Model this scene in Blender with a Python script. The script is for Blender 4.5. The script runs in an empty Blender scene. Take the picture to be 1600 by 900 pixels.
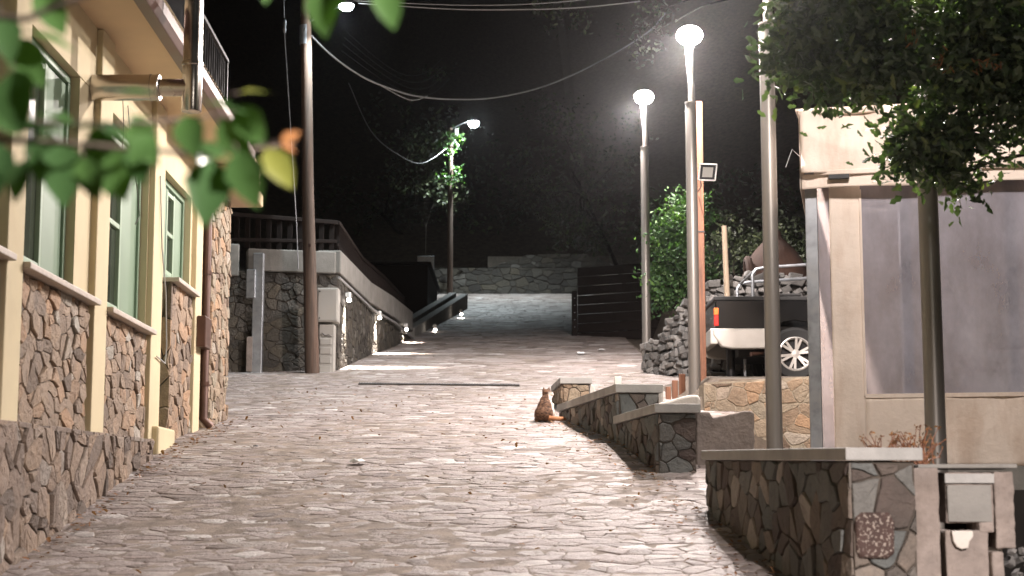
import bpy, bmesh, math, random
import numpy as np
from mathutils import Vector, Matrix, noise as mnoise

R = math.radians
scene = bpy.context.scene
COL = scene.collection
rng = random.Random(7)

# ------------------------------------------------------------------ camera, sky, exposure
FPX, PITCH = 2550.0, math.atan(330.0 / 2550.0)
cam_d = bpy.data.cameras.new("camera")
cam_d.sensor_width = 36.0
cam_d.lens = FPX / 1600.0 * 36.0
cam_d.clip_start, cam_d.clip_end = 0.05, 2000.0
cam_d.dof.use_dof = True
cam_d.dof.focus_distance = 16.0
cam_d.dof.aperture_fstop = 3.4
cam = bpy.data.objects.new("camera", cam_d)
cam.rotation_euler = (math.pi / 2 + PITCH, 0, 0)
COL.objects.link(cam)
scene.camera = cam

world = bpy.data.worlds.new("World")
scene.world = world
world.use_nodes = True
nt = world.node_tree
bg = nt.nodes["Background"]
sky = nt.nodes.new("ShaderNodeTexSky")
sky.sky_type = 'NISHITA'
sky.sun_disc = False
sky.sun_elevation = R(6)
sky.sun_rotation = R(200)
nt.links.new(sky.outputs[0], bg.inputs[0])
bg.inputs[1].default_value = 0.0035

sun_d = bpy.data.lights.new("moon", 'SUN')
sun_d.energy = 0.003
sun_d.angle = R(2)
sun_d.color = (0.8, 0.88, 1.0)
sun_o = bpy.data.objects.new("moon", sun_d)
sun_o.rotation_euler = (R(50), 0, R(200))
COL.objects.link(sun_o)

scene.render.engine = 'CYCLES'
scene.view_settings.view_transform = 'Standard'
scene.view_settings.look = 'None'
scene.view_settings.exposure = 0.32
scene.view_settings.gamma = 1.0
cy = scene.cycles
cy.use_denoising = True
try:
    cy.denoiser = 'OPENIMAGEDENOISE'
    cy.denoising_input_passes = 'RGB_ALBEDO_NORMAL'
except Exception:
    pass
cy.use_light_tree = True
cy.max_bounces = 6
cy.diffuse_bounces = 3
cy.glossy_bounces = 3
cy.transmission_bounces = 4
cy.transparent_max_bounces = 8
cy.volume_bounces = 0
cy.sample_clamp_indirect = 6.0
cy.caustics_reflective = False
cy.caustics_refractive = False

LAMP_POWER = 1650.0
WARM = (1.0, 0.885, 0.84)
COOL = (0.86, 0.97, 1.0)

# ------------------------------------------------------------------ pixel helper and ground profile
FWD = Vector((0, math.cos(PITCH), math.sin(PITCH)))
UPV = Vector((0, -math.sin(PITCH), math.cos(PITCH)))

def P(u, v, Y):
    d = FWD + Vector((1, 0, 0)) * ((u - 800) / FPX) + UPV * ((450 - v) / FPX)
    return d * (Y / d.y)

_ky = [-30, -5, 0, 9.46, 13.8, 16.9, 23.2, 27.2, 32.5, 47, 63, 67, 75, 300]
_kz = [-7.0, -2.9, -2.0, -0.335, 0.434, 0.79, 1.59, 2.15, 2.92, 5.22, 7.88, 8.45, 8.9, 9.5]
_yy = np.arange(-30, 300, 0.25)
_zz = np.interp(_yy, _ky, _kz)
_k = np.ones(9) / 9.0
_zs = np.convolve(np.pad(_zz, 4, mode='edge'), _k, mode='valid')
_zs[:6] = _zz[:6]

def G(y):
    return float(np.interp(y, _yy, _zs))

def smooth(t, a, b):
    t = min(1.0, max(0.0, (t - a) / (b - a)))
    return t * t * (3 - 2 * t)

# ------------------------------------------------------------------ materials
def nodes_of(name):
    m = bpy.data.materials.new(name)
    m.use_nodes = True
    t = m.node_tree
    return m, t, t.nodes, t.links, t.nodes["Principled BSDF"]

def tex_noise(N, L, co, scale, detail=4.0, rough=0.55, vec=None):
    n = N.new("ShaderNodeTexNoise")
    n.inputs["Scale"].default_value = scale
    n.inputs["Detail"].default_value = detail
    n.inputs["Roughness"].default_value = rough
    L.new(co, n.inputs["Vector"])
    return n

def ramp(N, L, fac, stops):
    r = N.new("ShaderNodeValToRGB")
    e = r.color_ramp.elements
    e[0].position, e[0].color = stops[0][0], (*stops[0][1], 1)
    e[1].position, e[1].color = stops[-1][0], (*stops[-1][1], 1)
    for p, c in stops[1:-1]:
        k = e.new(p)
        k.color = (*c, 1)
    L.new(fac, r.inputs[0])
    return r.outputs[0]

def mixc(N, L, fac, a, b, mode='MIX'):
    m = N.new("ShaderNodeMix")
    m.data_type = 'RGBA'
    m.blend_type = mode
    for s, v in ((0, fac), (6, a), (7, b)):
        if hasattr(v, "is_linked") or hasattr(v, "links"):
            L.new(v, m.inputs[s])
        else:
            m.inputs[s].default_value = v if s == 0 else (*v, 1)
    return m.outputs[2]

def bump(N, L, height, strength, dist, bsdf):
    b = N.new("ShaderNodeBump")
    b.inputs["Strength"].default_value = strength
    b.inputs["Distance"].default_value = dist
    L.new(height, b.inputs["Height"])
    L.new(b.outputs[0], bsdf.inputs["Normal"])

def coords(N, scale=None):
    c = N.new("ShaderNodeTexCoord")
    return c.outputs["Object"]

def plain(name, col, rough=0.6, metal=0.0, var=0.15, scale=6.0, bmp=0.0, bscale=60.0, stain=None, stain_scale=1.5, stain_amt=0.5, spec=0.5, stretch=None, coat=0.0):
    """colour + broad noise variation + optional stain colour + fine bump"""
    m, t, N, L, b = nodes_of(name)
    co = coords(N)
    if stretch:
        mp = N.new("ShaderNodeMapping")
        mp.inputs["Scale"].default_value = stretch
        L.new(co, mp.inputs["Vector"])
        co2 = mp.outputs[0]
    else:
        co2 = co
    n1 = tex_noise(N, L, co2, scale, 5)
    lo = tuple(c * (1 - var) for c in col)
    hi = tuple(min(1, c * (1 + var)) for c in col)
    c = ramp(N, L, n1.outputs[0], [(0.3, lo), (0.7, hi)])
    if stain:
        n2 = tex_noise(N, L, co2, stain_scale, 6, 0.65)
        f = ramp(N, L, n2.outputs[0], [(0.48, (0, 0, 0)), (0.68, (stain_amt,) * 3)])
        c = mixc(N, L, f, c, stain)
    L.new(c, b.inputs["Base Color"])
    rr = N.new("ShaderNodeMapRange")
    rr.inputs["To Min"].default_value = max(0.02, rough - 0.1)
    rr.inputs["To Max"].default_value = min(1, rough + 0.1)
    L.new(n1.outputs[0], rr.inputs[0])
    L.new(rr.outputs[0], b.inputs["Roughness"])
    b.inputs["Metallic"].default_value = metal
    b.inputs["Specular IOR Level"].default_value = spec
    b.inputs["Coat Weight"].default_value = coat
    if bmp > 0:
        n3 = tex_noise(N, L, co, bscale, 6, 0.6)
        bump(N, L, n3.outputs[0], bmp, 0.06 if name == 'cream_canvas' else 0.01, b)
    return m

def stone_mat(name, stops, rough=0.8, dirt=(0.09, 0.07, 0.05), dirt_amt=0.5, bscale=28.0, bdist=0.02, wet=None):
    """natural stones: per-stone tint (mesh attribute), inner veining, dirt patches, rough bump"""
    m, t, N, L, b = nodes_of(name)
    co = coords(N)
    at = N.new("ShaderNodeAttribute")
    at.attribute_name = "tint"
    c = ramp(N, L, at.outputs["Fac"], stops)
    n1 = tex_noise(N, L, co, 9.0, 8, 0.7)
    c = mixc(N, L, 1.0, c, ramp(N, L, n1.outputs[0], [(0.25, (0.62,) * 3), (0.55, (1.0,) * 3), (0.8, (1.28, 1.24, 1.18))]), 'MULTIPLY')
    n2 = tex_noise(N, L, co, 1.3, 6, 0.65)
    f = ramp(N, L, n2.outputs[0], [(0.45, (0, 0, 0)), (0.7, (dirt_amt,) * 3)])
    c = mixc(N, L, f, c, dirt)
    n4 = tex_noise(N, L, co, 55.0, 4, 0.7)
    sp = ramp(N, L, n4.outputs[0], [(0.64, (0, 0, 0)), (0.74, (0.5,) * 3)])
    c = mixc(N, L, sp, c, dirt)
    L.new(c, b.inputs["Base Color"])
    rr = N.new("ShaderNodeMapRange")
    rr.inputs["To Min"].default_value = rough - 0.18
    rr.inputs["To Max"].default_value = min(1, rough + 0.12)
    L.new(n1.outputs[0], rr.inputs[0])
    L.new(rr.outputs[0], b.inputs["Roughness"])
    n3 = tex_noise(N, L, co, bscale, 8, 0.65)
    bump(N, L, n3.outputs[0], 0.9, bdist * 1.3, b)
    return m

def leaf_mat(name, stops, trans=0.35, rough=0.45):
    m, t, N, L, b = nodes_of(name)
    at = N.new("ShaderNodeAttribute")
    at.attribute_name = "tint"
    c = ramp(N, L, at.outputs["Fac"], stops)
    L.new(c, b.inputs["Base Color"])
    b.inputs["Roughness"].default_value = rough
    tr = N.new("ShaderNodeBsdfTranslucent")
    L.new(mixc(N, L, 1.0, c, (1.2, 1.5, 0.5), 'MULTIPLY'), tr.inputs[0])
    mx = N.new("ShaderNodeMixShader")
    mx.inputs[0].default_value = trans
    L.new(b.outputs[0], mx.inputs[1])
    L.new(tr.outputs[0], mx.inputs[2])
    L.new(mx.outputs[0], N["Material Output"].inputs[0])
    return m

def emit_mat(name, col, strength):
    m, t, N, L, b = nodes_of(name)
    b.inputs["Base Color"].default_value = (*col, 1)
    b.inputs["Emission Color"].default_value = (*col, 1)
    b.inputs["Emission Strength"].default_value = strength
    return m

M = {}
M['road'] = stone_mat('paving_stone', [(0.0, (0.165, 0.132, 0.118)), (0.25, (0.28, 0.232, 0.215)), (0.6, (0.355, 0.308, 0.292)), (0.88, (0.41, 0.375, 0.355)), (1.0, (0.56, 0.53, 0.52))], rough=0.66, dirt=(0.15, 0.115, 0.085), dirt_amt=0.6, bdist=0.02)
M['bedding'] = plain('joint_bedding', (0.225, 0.185, 0.155), 0.95, var=0.35, scale=4, bmp=0.9, bscale=45, stain=(0.09, 0.068, 0.05), stain_scale=6, stain_amt=0.9)
M['dirt'] = plain('joint_dirt', (0.10, 0.078, 0.058), 0.95, var=0.4, scale=5, bmp=0.8, bscale=30)
M['facade_stone'] = stone_mat('facade_stone', [(0.0, (0.15, 0.11, 0.08)), (0.25, (0.28, 0.21, 0.155)), (0.55, (0.37, 0.275, 0.195)), (0.75, (0.43, 0.27, 0.16)), (1.0, (0.42, 0.385, 0.33))], dirt=(0.12, 0.085, 0.06), dirt_amt=0.4)
M['plinth_stone'] = stone_mat('plinth_stone', [(0.0, (0.13, 0.10, 0.08)), (0.4, (0.25, 0.19, 0.15)), (0.75, (0.33, 0.24, 0.17)), (1.0, (0.35, 0.31, 0.27))], dirt=(0.10, 0.07, 0.05), dirt_amt=0.5)
M['wall_stone'] = stone_mat('parapet_stone', [(0.0, (0.065, 0.046, 0.042)), (0.25, (0.135, 0.108, 0.092)), (0.45, (0.125, 0.138, 0.135)), (0.6, (0.17, 0.178, 0.172)), (0.78, (0.20, 0.16, 0.13)), (0.92, (0.33, 0.295, 0.26)), (1.0, (0.50, 0.46, 0.42))], dirt=(0.085, 0.077, 0.065), dirt_amt=0.5)
M['warm_stone'] = stone_mat('terrace_stone', [(0.0, (0.17, 0.12, 0.085)), (0.35, (0.30, 0.22, 0.15)), (0.65, (0.33, 0.29, 0.22)), (0.85, (0.42, 0.26, 0.15)), (1.0, (0.42, 0.38, 0.32))], dirt=(0.16, 0.12, 0.08), dirt_amt=0.35)
M['grey_stone'] = stone_mat('rubble_stone', [(0.0, (0.09, 0.086, 0.082)), (0.5, (0.185, 0.178, 0.17)), (1.0, (0.30, 0.285, 0.27))], dirt=(0.10, 0.095, 0.085), dirt_amt=0.4)
M['dark_stone'] = stone_mat('retaining_stone', [(0.0, (0.035, 0.03, 0.026)), (0.5, (0.066, 0.06, 0.05)), (0.85, (0.085, 0.072, 0.052)), (1.0, (0.16, 0.15, 0.135))], dirt=(0.035, 0.032, 0.027), dirt_amt=0.6)
M['mortar'] = plain('mortar', (0.075, 0.062, 0.05), 0.95, var=0.3, scale=8, bmp=0.8, bscale=50)
M['pale_mortar'] = plain('pale_mortar', (0.34, 0.29, 0.22), 0.95, var=0.3, scale=8, bmp=0.8, bscale=50)
M['gap'] = plain('dark_joint', (0.04, 0.035, 0.03), 1.0, var=0.3)
M['cream'] = plain('cream_render', (0.60, 0.515, 0.335), 0.85, var=0.06, scale=2.5, bmp=0.25, bscale=160, stain=(0.49, 0.39, 0.24), stain_amt=0.4)
M['soffit'] = plain('soffit_render', (0.68, 0.52, 0.34), 0.85, var=0.06, scale=2, bmp=0.2, bscale=120)
M['sill'] = plain('sill_marble', (0.47, 0.41, 0.35), 0.55, var=0.15, scale=14, bmp=0.1)
M['green'] = plain('pale_green_paint', (0.175, 0.255, 0.175), 0.5, var=0.07, scale=3, bmp=0.08, bscale=40)
M['green_light'] = plain('green_sash_paint', (0.30, 0.40, 0.29), 0.45, var=0.06, scale=3)
M['pane'] = plain('window_glass', (0.05, 0.06, 0.045), 0.06, var=0.25, scale=1.2, spec=0.8)
M['brown_metal'] = plain('brown_gutter_metal', (0.10, 0.052, 0.038), 0.38, 0.3, var=0.2, scale=4)
M['steel'] = plain('stainless_steel', (0.50, 0.46, 0.42), 0.24, 1.0, var=0.1, scale=3, bmp=0.12, bscale=18)
M['galv'] = plain('galvanised_steel', (0.36, 0.38, 0.41), 0.45, 0.7, var=0.25, scale=10, stain=(0.30, 0.28, 0.26), stain_scale=5)
M['lamp_pole'] = plain('anodised_pole', (0.25, 0.232, 0.212), 0.42, 0.45, var=0.06, scale=3, stretch=(1, 1, 0.15))
M['white_metal'] = plain('white_lamp_paint', (0.75, 0.74, 0.72), 0.4, 0.0, var=0.04)
M['dark_metal'] = plain('dark_iron', (0.03, 0.03, 0.032), 0.45, 0.6, var=0.2)
M['black_gloss'] = plain('black_glass_panel', (0.014, 0.014, 0.016), 0.12, 0.0, var=0.2, spec=0.7)
M['wood_pole'] = plain('weathered_pole_wood', (0.095, 0.066, 0.05), 0.8, var=0.4, scale=7, stretch=(6, 6, 0.35), bmp=0.5, bscale=40, stain=(0.15, 0.075, 0.045), stain_amt=0.5)
M['brown_wood'] = plain('brown_post_wood', (0.20, 0.085, 0.045), 0.6, var=0.4, scale=7, stretch=(6, 6, 0.35), bmp=0.4, bscale=40)
M['dark_wood'] = plain('dark_stained_wood', (0.014, 0.009, 0.0075), 0.75, var=0.35, scale=7, stretch=(1, 1, 6), bmp=0.4, bscale=30, spec=0.2)
M['pale_wood'] = plain('pale_stake_wood', (0.36, 0.28, 0.20), 0.75, var=0.25, scale=8, stretch=(5, 5, 0.4), bmp=0.3)
M['concrete'] = plain('concrete', (0.23, 0.222, 0.205), 0.85, var=0.16, scale=5, bmp=0.5, bscale=45, stain=(0.15, 0.14, 0.125), stain_scale=2.2, stain_amt=0.65)
M['rough_concrete'] = plain('rough_cast_concrete', (0.27, 0.228, 0.203), 0.92, var=0.25, scale=6, bmp=1.0, bscale=26, stain=(0.15, 0.12, 0.10), stain_scale=2.8, stain_amt=0.8)
M['white_plaster'] = plain('white_plaster', (0.62, 0.58, 0.53), 0.85, var=0.12, scale=6, bmp=0.4, bscale=50, stain=(0.38, 0.33, 0.28), stain_scale=3)
M['cap'] = plain('cap_slab', (0.36, 0.355, 0.34), 0.75, var=0.12, scale=7, bmp=0.3, bscale=60, stain=(0.20, 0.20, 0.19), stain_scale=3, stain_amt=0.55)
M['cabinet'] = plain('cabinet_paint', (0.40, 0.39, 0.365), 0.5, var=0.06, scale=3, stain=(0.36, 0.33, 0.28), stain_scale=3, stain_amt=0.4)
M['canvas'] = plain('cream_canvas', (0.76, 0.655, 0.57), 0.75, var=0.07, scale=2.5, bmp=0.25, bscale=7, stain=(0.46, 0.31, 0.215), stain_scale=1.9, stain_amt=0.5, stretch=(1.6, 1, 0.45))
M['cable'] = plain('cable_sheath', (0.34, 0.34, 0.34), 0.5, var=0.1)
M['dark_cable'] = plain('dark_cable_sheath', (0.10, 0.09, 0.08), 0.5, var=0.1)
M['hill'] = plain('dark_soil', (0.07, 0.058, 0.04), 0.95, var=0.5, scale=1.2, bmp=0.8, bscale=8)
M['bark'] = plain('tree_bark', (0.06, 0.045, 0.034), 0.9, var=0.35, scale=10, bmp=0.9, bscale=25)
M['dark_bark'] = plain('dark_tree_bark', (0.022, 0.018, 0.014), 0.95, var=0.35, scale=10, bmp=0.9, bscale=25, spec=0.1)
M['terracotta'] = plain('clay_render', (0.055, 0.027, 0.018), 0.9, var=0.25, scale=4, bmp=0.7, bscale=18, stain=(0.022, 0.014, 0.011), stain_amt=0.6)
M['leaf_oak'] = leaf_mat('oak_leaf', [(0, (0.045, 0.072, 0.045)), (0.5, (0.085, 0.125, 0.072)), (0.85, (0.12, 0.165, 0.09)), (1, (0.18, 0.22, 0.09))], 0.25, 0.42)
M['leaf_bush'] = leaf_mat('bush_leaf', [(0, (0.03, 0.07, 0.025)), (0.6, (0.06, 0.13, 0.042)), (1, (0.11, 0.20, 0.06))], 0.25, 0.5)
M['leaf_far'] = leaf_mat('hill_leaf', [(0, (0.02, 0.028, 0.014)), (0.7, (0.035, 0.048, 0.022)), (1, (0.10, 0.12, 0.055))], 0.15, 0.5)
M['leaf_near'] = leaf_mat('branch_leaf', [(0, (0.03, 0.066, 0.026)), (0.75, (0.06, 0.125, 0.034)), (0.9, (0.20, 0.19, 0.04)), (1, (0.33, 0.15, 0.065))], 0.28, 0.28)
M['dry'] = leaf_mat('dry_leaf', [(0, (0.14, 0.065, 0.03)), (0.6, (0.24, 0.11, 0.05)), (1, (0.32, 0.16, 0.07))], 0.15, 0.8)
M['paper'] = plain('crumpled_paper', (0.72, 0.72, 0.72), 0.8, var=0.08)
M['tyre'] = plain('tyre_rubber', (0.018, 0.018, 0.018), 0.8, var=0.2, scale=20)
M['alloy'] = plain('alloy_rim', (0.62, 0.60, 0.57), 0.35, 0.6, var=0.06)
M['truck_black'] = plain('black_car_paint', (0.006, 0.0065, 0.007), 0.14, 0.0, var=0.1, spec=0.3, coat=0.0)
M['truck_silver'] = plain('silver_car_paint', (0.52, 0.50, 0.465), 0.35, 0.25, var=0.05, coat=0.3, stain=(0.4, 0.37, 0.33), stain_scale=4, stain_amt=0.3)
M['red_lens'] = plain('red_lens', (0.42, 0.02, 0.015), 0.2, var=0.05)
M['amber_lens'] = plain('amber_lens', (0.70, 0.16, 0.03), 0.2, var=0.05)
M['glass_lamp'] = emit_mat('lit_lamp_glass', (1.0, 0.93, 0.85), 240.0)
M['glass_cool'] = emit_mat('lit_cool_lamp_glass', (0.88, 0.97, 1.0), 170.0)
M['glass_small'] = emit_mat('lit_wall_lamp_glass', (1.0, 0.9, 0.8), 25.0)
M['red_stone'] = None

# lichen-speckled red stone
def lichen():
    m, t, N, L, b = nodes_of('lichen_red_stone')
    co = coords(N)
    n1 = tex_noise(N, L, co, 8, 6)
    c = ramp(N, L, n1.outputs[0], [(0.3, (0.045, 0.027, 0.023)), (0.7, (0.085, 0.05, 0.042))])
    n2 = tex_noise(N, L, co, 70, 3, 0.6)
    n3 = tex_noise(N, L, co, 5.5, 2, 0.5)
    f = N.new("ShaderNodeMath"); f.operation = 'MULTIPLY'
    L.new(ramp(N, L, n2.outputs[0], [(0.55, (0,) * 3), (0.59, (1,) * 3)]), f.inputs[0])
    L.new(ramp(N, L, n3.outputs[0], [(0.42, (0,) * 3), (0.56, (0.85,) * 3)]), f.inputs[1])
    c = mixc(N, L, f.outputs[0], c, (0.34, 0.29, 0.25))
    L.new(c, b.inputs["Base Color"])
    b.inputs["Roughness"].default_value = 0.85
    bump(N, L, tex_noise(N, L, co, 30, 6).outputs[0], 0.7, 0.01, b)
    return m
M['red_stone'] = lichen()

def vinyl():
    m, t, N, L, b = nodes_of('clear_vinyl_sheet')
    co = coords(N)
    b.inputs["Roughness"].default_value = 0.25
    b.inputs["Base Color"].default_value = (0.45, 0.435, 0.50, 1)
    mp = N.new("ShaderNodeMapping"); mp.inputs["Scale"].default_value = (1, 1, 0.5)
    L.new(co, mp.inputs["Vector"])
    n1 = tex_noise(N, L, mp.outputs[0], 1.7, 7, 0.65)
    n2 = tex_noise(N, L, co, 3.0, 3)
    bump(N, L, n2.outputs[0], 0.35, 0.05, b)
    tr = N.new("ShaderNodeBsdfTransparent")
    tr.inputs[0].default_value = (0.80, 0.78, 0.83, 1)
    mx = N.new("ShaderNodeMixShader")
    L.new(ramp(N, L, n1.outputs[0], [(0.3, (0.28,) * 3), (0.72, (0.75,) * 3)]), mx.inputs[0])
    L.new(tr.outputs[0], mx.inputs[1])
    L.new(b.outputs[0], mx.inputs[2])
    L.new(mx.outputs[0], N["Material Output"].inputs[0])
    return m
M['vinyl'] = vinyl()

def fur():
    m, t, N, L, b = nodes_of('tabby_fur')
    co = coords(N)
    at = N.new("ShaderNodeAttribute"); at.attribute_name = "tint"
    mp = N.new("ShaderNodeMapping"); mp.inputs["Scale"].default_value = (1, 1, 1.6)
    L.new(co, mp.inputs["Vector"])
    n1 = tex_noise(N, L, mp.outputs[0], 38, 5, 0.6)
    c = ramp(N, L, n1.outputs[0], [(0.36, (0.04, 0.022, 0.014)), (0.5, (0.13, 0.068, 0.04)), (0.66, (0.25, 0.145, 0.09))])
    c = mixc(N, L, at.outputs["Fac"], c, (0.74, 0.68, 0.6))
    L.new(c, b.inputs["Base Color"])
    b.inputs["Roughness"].default_value = 0.9
    bump(N, L, tex_noise(N, L, co, 160, 3).outputs[0], 0.6, 0.01, b)
    return m
M['fur'] = fur()
M['ginger_fur'] = plain('ginger_fur', (0.42, 0.19, 0.09), 0.9, var=0.3, scale=40, bmp=0.5, bscale=160)

# ------------------------------------------------------------------ objects
def tag(o, label=None, cat=None, group=None, kind=None):
    if label: o['label'] = label
    if cat: o['category'] = cat
    if group: o['group'] = group
    if kind: o['kind'] = kind
    return o

def thing(name, label, cat, loc, group=None):
    o = bpy.data.objects.new(name, None)
    o.empty_display_size = 0.2
    o.location = loc
    COL.objects.link(o)
    return tag(o, label, cat, group)

def base_of(o):
    v = Vector((0, 0, 0))
    while o is not None:
        v = v + Vector(o.location)
        o = o.parent
    return v

def copy_tree(o, parent=None):
    c = o.copy()
    COL.objects.link(c)
    c.parent = parent
    for ch in list(o.children):
        copy_tree(ch, c)
    return c

class MB:
    """collects geometry in world coordinates; build() links it as one mesh object"""
    def __init__(s):
        s.v, s.f, s.t, s.m, s.sm = [], [], [], [], []

    def add(s, verts, faces, tint=0.5, mi=0, smooth=False):
        b = len(s.v)
        s.v.extend([tuple(x) for x in verts])
        for f in faces:
            s.f.append(tuple(b + i for i in f))
            s.t.append(tint); s.m.append(mi); s.sm.append(smooth)
        return s

    def box(s, lo, hi, mi=0, tint=0.5):
        x0, y0, z0 = lo; x1, y1, z1 = hi
        return s.hexa([(x0, y0, z0), (x1, y0, z0), (x1, y1, z0), (x0, y1, z0)], [(x0, y0, z1), (x1, y0, z1), (x1, y1, z1), (x0, y1, z1)], mi, tint)

    def hexa(s, a, b, mi=0, tint=0.5):
        n = len(a)
        f = [tuple(range(n - 1, -1, -1)), tuple(range(n, 2 * n))]
        f += [(i, (i + 1) % n, n + (i + 1) % n, n + i) for i in range(n)]
        return s.add(list(a) + list(b), f, tint, mi)

    def prism(s, poly, vec, mi=0, tint=0.5):
        vec = Vector(vec)
        return s.hexa([Vector(p) for p in poly], [Vector(p) + vec for p in poly], mi, tint)

    def bar(s, p0, p1, w, h, up=(0, 0, 1), mi=0):
        p0, p1 = Vector(p0), Vector(p1)
        d = (p1 - p0).normalized()
        up = Vector(up)
        sd = d.cross(up)
        if sd.length < 1e-4: sd = d.cross(Vector((1, 0, 0)))
        sd.normalize()
        up = sd.cross(d)
        c = [(-w / 2, -h / 2), (w / 2, -h / 2), (w / 2, h / 2), (-w / 2, h / 2)]
        return s.hexa([p0 + sd * a + up * b for a, b in c], [p1 + sd * a + up * b for a, b in c], mi)

    def tube(s, pts, rad, n=10, caps=True, mi=0, tint=0.5, smooth=True):
        pts = [Vector(p) for p in pts]
        if not hasattr(rad, '__len__'): rad = [rad] * len(pts)
        d0 = (pts[1] - pts[0]).normalized()
        a = d0.cross(Vector((0, 0, 1)))
        if a.length < 1e-3: a = d0.cross(Vector((1, 0, 0)))
        a.normalize()
        vs = []
        for i, p in enumerate(pts):
            d = (pts[min(i + 1, len(pts) - 1)] - pts[max(i - 1, 0)]).normalized()
            a = (a - d * a.dot(d))
            if a.length < 1e-5: a = d.orthogonal()
            a.normalize()
            b = d.cross(a)
            for k in range(n):
                t = 2 * math.pi * k / n
                vs.append(p + (a * math.cos(t) + b * math.sin(t)) * rad[i])
        f = []
        for i in range(len(pts) - 1):
            for k in range(n):
                f.append((i * n + k, i * n + (k + 1) % n, (i + 1) * n + (k + 1) % n, (i + 1) * n + k))
        s.add(vs, f, tint, mi, smooth)
        if caps:
            s.add(vs[:n], [tuple(range(n - 1, -1, -1))], tint, mi)
            s.add(vs[-n:], [tuple(range(n))], tint, mi)
        return s

    def lathe(s, c, prof, n=20, axis=(0, 0, 1), mi=0, smooth=True):
        c = Vector(c); ax = Vector(axis).normalized()
        a = ax.orthogonal().normalized(); b = ax.cross(a)
        vs = []
        for r, h in prof:
            for k in range(n):
                t = 2 * math.pi * k / n
                vs.append(c + ax * h + (a * math.cos(t) + b * math.sin(t)) * max(r, 1e-4))
        f = []
        for i in range(len(prof) - 1):
            for k in range(n):
                f.append((i * n + k, i * n + (k + 1) % n, (i + 1) * n + (k + 1) % n, (i + 1) * n + k))
        return s.add(vs, f, 0.5, mi, smooth)

    def build(s, name, mats, parent=None, loc=None, bevel=0.0, kind=None):
        me = bpy.data.meshes.new(name)
        base = Vector(loc) if loc is not None else (base_of(parent) if parent is not None else Vector((0, 0, 0)))
        me.from_pydata([(x - base.x, y - base.y, z - base.z) for x, y, z in s.v], [], s.f)
        if not isinstance(mats, (list, tuple)): mats = [mats]
        for m in mats: me.materials.append(m)
        if len(mats) > 1: me.polygons.foreach_set("material_index", s.m)
        me.polygons.foreach_set("use_smooth", s.sm)
        at = me.attributes.new("tint", 'FLOAT', 'FACE')
        at.data.foreach_set("value", s.t)
        me.update()
        if any(s.sm): me.set_sharp_from_angle(angle=R(38))
        bm = bmesh.new(); bm.from_mesh(me)
        bmesh.ops.recalc_face_normals(bm, faces=bm.faces)
        bm.to_mesh(me); bm.free()
        o = bpy.data.objects.new(name, me)
        COL.objects.link(o)
        if parent is not None:
            o.parent = parent
        elif loc is not None:
            o.location = loc
        if bevel > 0:
            b = o.modifiers.new("edge_rounding", 'BEVEL')
            b.width = bevel; b.segments = 2; b.limit_method = 'ANGLE'; b.angle_limit = R(40)
        if kind: o['kind'] = kind
        return o

# ------------------------------------------------------------------ irregular stonework
def clip(poly, nx, ny, d):
    """keep the part of poly where nx*x+ny*y <= d"""
    out = []
    n = len(poly)
    for i in range(n):
        a, b = poly[i], poly[(i + 1) % n]
        da = nx * a[0] + ny * a[1] - d
        db = nx * b[0] + ny * b[1] - d
        if da <= 0: out.append(a)
        if (da < 0 < db) or (db < 0 < da):
            t = da / (da - db)
            out.append((a[0] + (b[0] - a[0]) * t, a[1] + (b[1] - a[1]) * t))
    return out

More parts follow.
